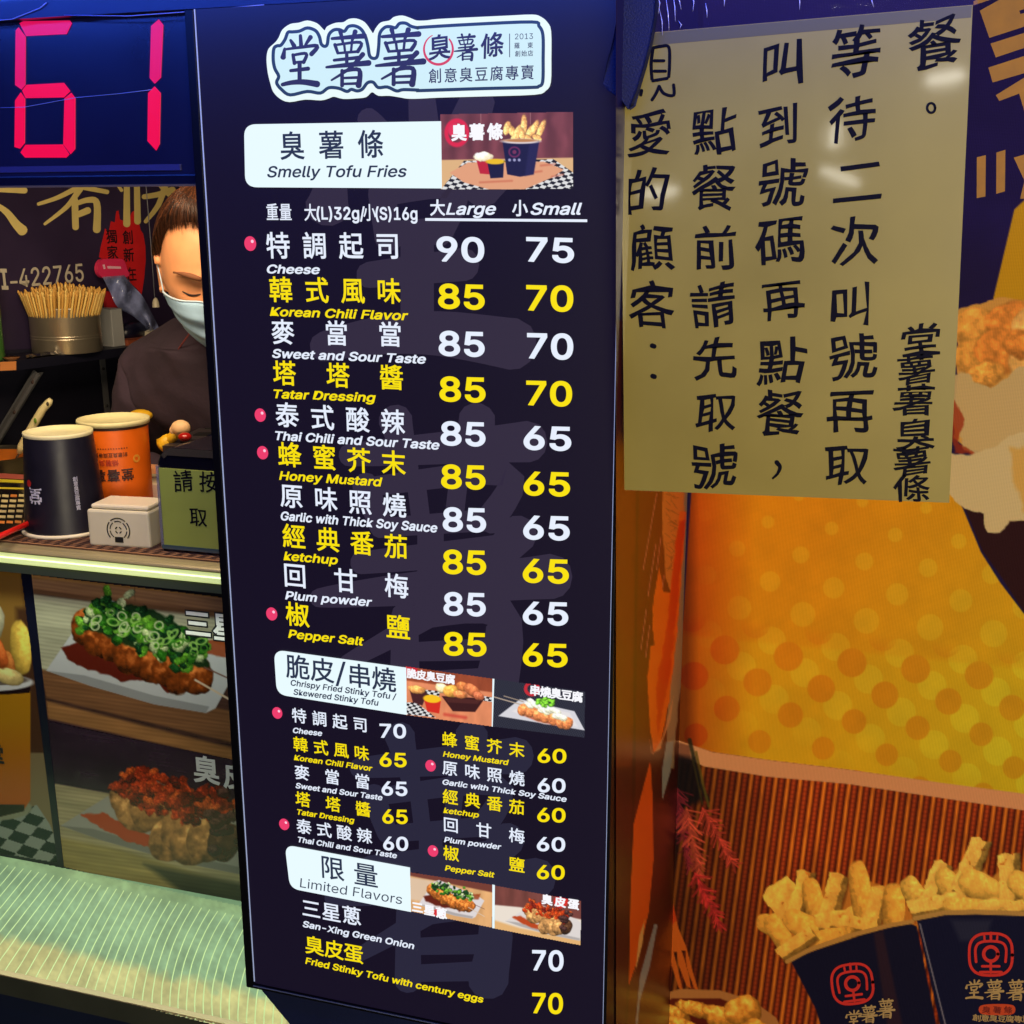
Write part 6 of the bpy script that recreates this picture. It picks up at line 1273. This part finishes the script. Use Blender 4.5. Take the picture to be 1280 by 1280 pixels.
# shirt
nodes = {'belly': (J['belly'], (.165 * K, .13 * K)), 'chest': (J['chest'], (.19 * K, .155 * K)), 'hip': (J['hip'] + Vector((0, 0, .03)), (.17 * K, .135 * K)), 'col': ((J['chest'] + (J['neck'] - J['chest']) * .97 + Vector((0, -.012, 0)) * K), .078 * K), 'colm': (J['chest'] + (J['neck'] - J['chest']) * .5 + Vector((0, -.02, 0)) * K, (.15 * K, .12 * K))}
edges = [('belly', 'chest'), ('belly', 'hip'), ('chest', 'colm'), ('colm', 'col')]
for sd in 'LR':
    m_ = J['sh' + sd] + (J['el' + sd] - J['sh' + sd]) * .5
    nodes['sh' + sd] = (J['sh' + sd], .078 * K); nodes['mid' + sd] = (m_, .07 * K); nodes['el' + sd] = (J['el' + sd], .058 * K); nodes['wr' + sd] = (J['wr' + sd] + (J['el' + sd] - J['wr' + sd]) * .25, .045 * K)
    edges += [('colm', 'sh' + sd), ('sh' + sd, 'mid' + sd), ('mid' + sd, 'el' + sd), ('el' + sd, 'wr' + sd)]
v_, f_ = skin(nodes, edges, 'shirt_base', 3)
from mathutils import noise as mnoise
vv = []
for p in v_:
    q = Vector((p.x * 9 + p.z * 5, p.y * 9, p.z * 3.5)); 
    dg_ = p.x * .8 + p.z * .6; q3 = Vector((p.x * 5, p.y * 5, p.z * 5)); wv_ = mnoise.noise(q3)
    ridge = (1 - abs(math.sin(dg_ * 34 + wv_ * 5))) ** 2 * .013 * (.5 + .8 * mnoise.noise(q3 * 1.7 + Vector((7, 1, 3))))
    ridge += (1 - abs(math.sin((p.z * .9 - p.x * .4) * 52 + wv_ * 6))) ** 2 * .006 * max(0, mnoise.noise(q3 * 1.3) + .3)
    d = mnoise.noise(q) * .016 + mnoise.noise(q * 2.6) * .007 + ridge
    c_ = J['chest']; n_ = (p - Vector((J['chest'].x, J['chest'].y + .03, p.z))).normalized(); vv.append(p + n_ * d)
shirt = MB(); shirt.add(vv, f_, 0, True)
so = shirt.build('shirt', mat('shirt_dark', (60, 44, 58), .9, noise=.35, nscale=5, bump=.5, bscale=34), per); sb_ = so.modifiers.new('sub', 'SUBSURF'); sb_.levels = 1; sb_.render_levels = 1
MB().tube([aty(x, y, Y) for x, y, Y in ((238, 415, .76), (222, 438, .775), (210, 462, .80), (203, 486, .82))], .0016, 6).build('red_piping', mat('piping_red', (120, 44, 40), .7), per)
# trousers
nodes = {'hip': (J['hip'], (.165 * K, .125 * K))}; edges = []
for sd in 'LR':
    nodes['thigh' + sd] = (J['thigh' + sd], .1 * K); nodes['knee' + sd] = (J['knee' + sd], .075 * K); nodes['ank' + sd] = (J['ank' + sd] + Vector((0, 0, .03)), .06 * K); edges += [('hip', 'thigh' + sd), ('thigh' + sd, 'knee' + sd), ('knee' + sd, 'ank' + sd)]
v_, f_ = skin(nodes, edges, 'trouser_base'); MB().add(v_, f_, 0, True).build('trousers', mat('trousers_black', (20, 20, 26), .8), per)
# hair: cap and combed strands
HAIR = mat('hair_brown', (62, 34, 22), .38, noise=.35, nscale=60, stretch=(1, .2, 1)); HAIR2 = mat('hair_brown_light', (104, 60, 36), .35); HAIR3 = mat('hair_dark', (36, 20, 16), .4)
def hairline(az): a = abs((az + math.pi) % (2 * math.pi) - math.pi); return np.interp(a, [0, .5, .9, 1.25, 1.6, 2.2, 3.15], [.86, .85, .80, .66, .15, -.45, -.60])
hm = MB(); vs = []; na, ne = 72, 26
for j in range(ne + 1):
    for i in range(na):
        az = 2 * math.pi * i / na; e0 = hairline(az); e0 = e0 + .10; el = e0 + (math.pi / 2 - e0) * j / ne; of = .0005 + .0035 * min(1, j / 2) + .010 * min(1, j / 7); vs.append(H3(headf(az, el, of)))
hm.add(vs, [(j * na + i, j * na + (i + 1) % na, (j + 1) * na + (i + 1) % na, (j + 1) * na + i) for j in range(ne) for i in range(na)], 0, True); hair = hm.build('hair', HAIR, per)
st = MB(); hr = random.Random(4)
for k in range(2600):
    az = hr.uniform(-1.75, 1.75); e0 = hairline(az) + hr.uniform(-.02, .30) - .09 * hr.random() ** 3; a1 = az * hr.uniform(.75, .95) + hr.uniform(-.05, .05); P = []
    n_ = 9; e1 = min(1.5, e0 + hr.uniform(.7, 1.1))
    for i in range(n_):
        t = i / (n_ - 1); P.append(H3(headf(az + (a1 - az) * t, e0 + (e1 - e0) * t, .001 + .0145 * math.sin(min(1, t * 2.5) * math.pi / 2) + hr.uniform(0, .0015))))
    st.tube(P, [.0007 * K * min(1, .12 + i * .35) * (1 - .5 * (i / (n_ - 1)) ** 3) for i in range(n_)], 3, mi=hr.choice((0, 0, 1, 2)), caps=False)
ho = st.build('hair_strands', [HAIR, HAIR2, HAIR3], hair); ho['kind'] = 'stuff'
# brows and closed lids
for sx in (-1, 1):
    mb = MB(); P = [H3((sx * (.012 + .040 * t), headf(math.asin(max(-1, min(1, sx * (.012 + .040 * t) / .076))), .22)[1] - .0035, .0265 + .007 * math.sin(t * 2.4))) for t in np.linspace(0, 1, 9)]
    mb.tube(P, [K * .0018 + K * .0030 * math.sin(math.pi * min(1, .15 + i / 8)) for i in range(9)], 6); mb.build('eyebrow', mat('brow_brown', (128, 78, 50), .8), per)
    mb = MB(); P = [H3((sx * (.017 + .027 * t), headf(math.asin(max(-1, min(1, sx * (.017 + .027 * t) / .076))), .03)[1] - .0012, .0015 - .004 * math.sin(t * math.pi))) for t in np.linspace(0, 1, 9)]
    mb.tube(P, [K * .0009 + K * .0010 * math.sin(math.pi * i / 8) for i in range(9)], 6); mb.build('eyelashes', mat('lash_dark', (44, 22, 16), .6), per)
# mask
mm = MB(); nu, nv = 40, 26; vs = []
for j in range(nv + 1):
    for i in range(nu + 1):
        u = -1 + 2 * i / nu; v = j / nv; az = u * (1.18 - .15 * v); el = (-.03 - .06 * abs(u)) * (1 - v) + (-1.05 + .35 * abs(u)) * v
        x, y, z = headf(az, el, .010); y = y - .012 * (1 - u * u) * math.sin(math.pi * min(1, v * 1.1)) - .004 * (1 - abs(u)); y += .0030 * math.sin(v * math.pi * 7) * (1 if .15 < v < .85 else 0); vs.append(H3((x, y, z)))
mm.add(vs, [(j * (nu + 1) + i, (j + 1) * (nu + 1) + i, (j + 1) * (nu + 1) + i + 1, j * (nu + 1) + i + 1) for j in range(nv) for i in range(nu)], 0, True)
mask = mm.build('face_mask', mat('mask_white', (166, 200, 232), .8, noise=.03, nscale=90, bump=.1, bscale=300), per); sl = mask.modifiers.new('thick', 'SOLIDIFY'); sl.thickness = .0015
mb = MB(); mb.tube([Vector(vs[i]) + Vector((0, 0, .001)) for i in range(nu + 1)], .0016 * K, 6); mb.build('mask_edge', mat('mask_edge', (196, 216, 236), .7), mask)
for i0 in (0, nu):
    a = Vector(vs[2 * (nu + 1) + i0]); e = H3(((-1 if i0 == 0 else 1) * .082, .012, .02)); mb = MB(); mb.tube([a, (a + e) / 2 + Vector((0, 0, .004)), e], .0012 * K, 5); mb.build('ear_loop', mat('mask_edge', (196, 216, 236), .7), mask)

COL.objects.unlink(_fo); bpy.data.objects.remove(_fo)
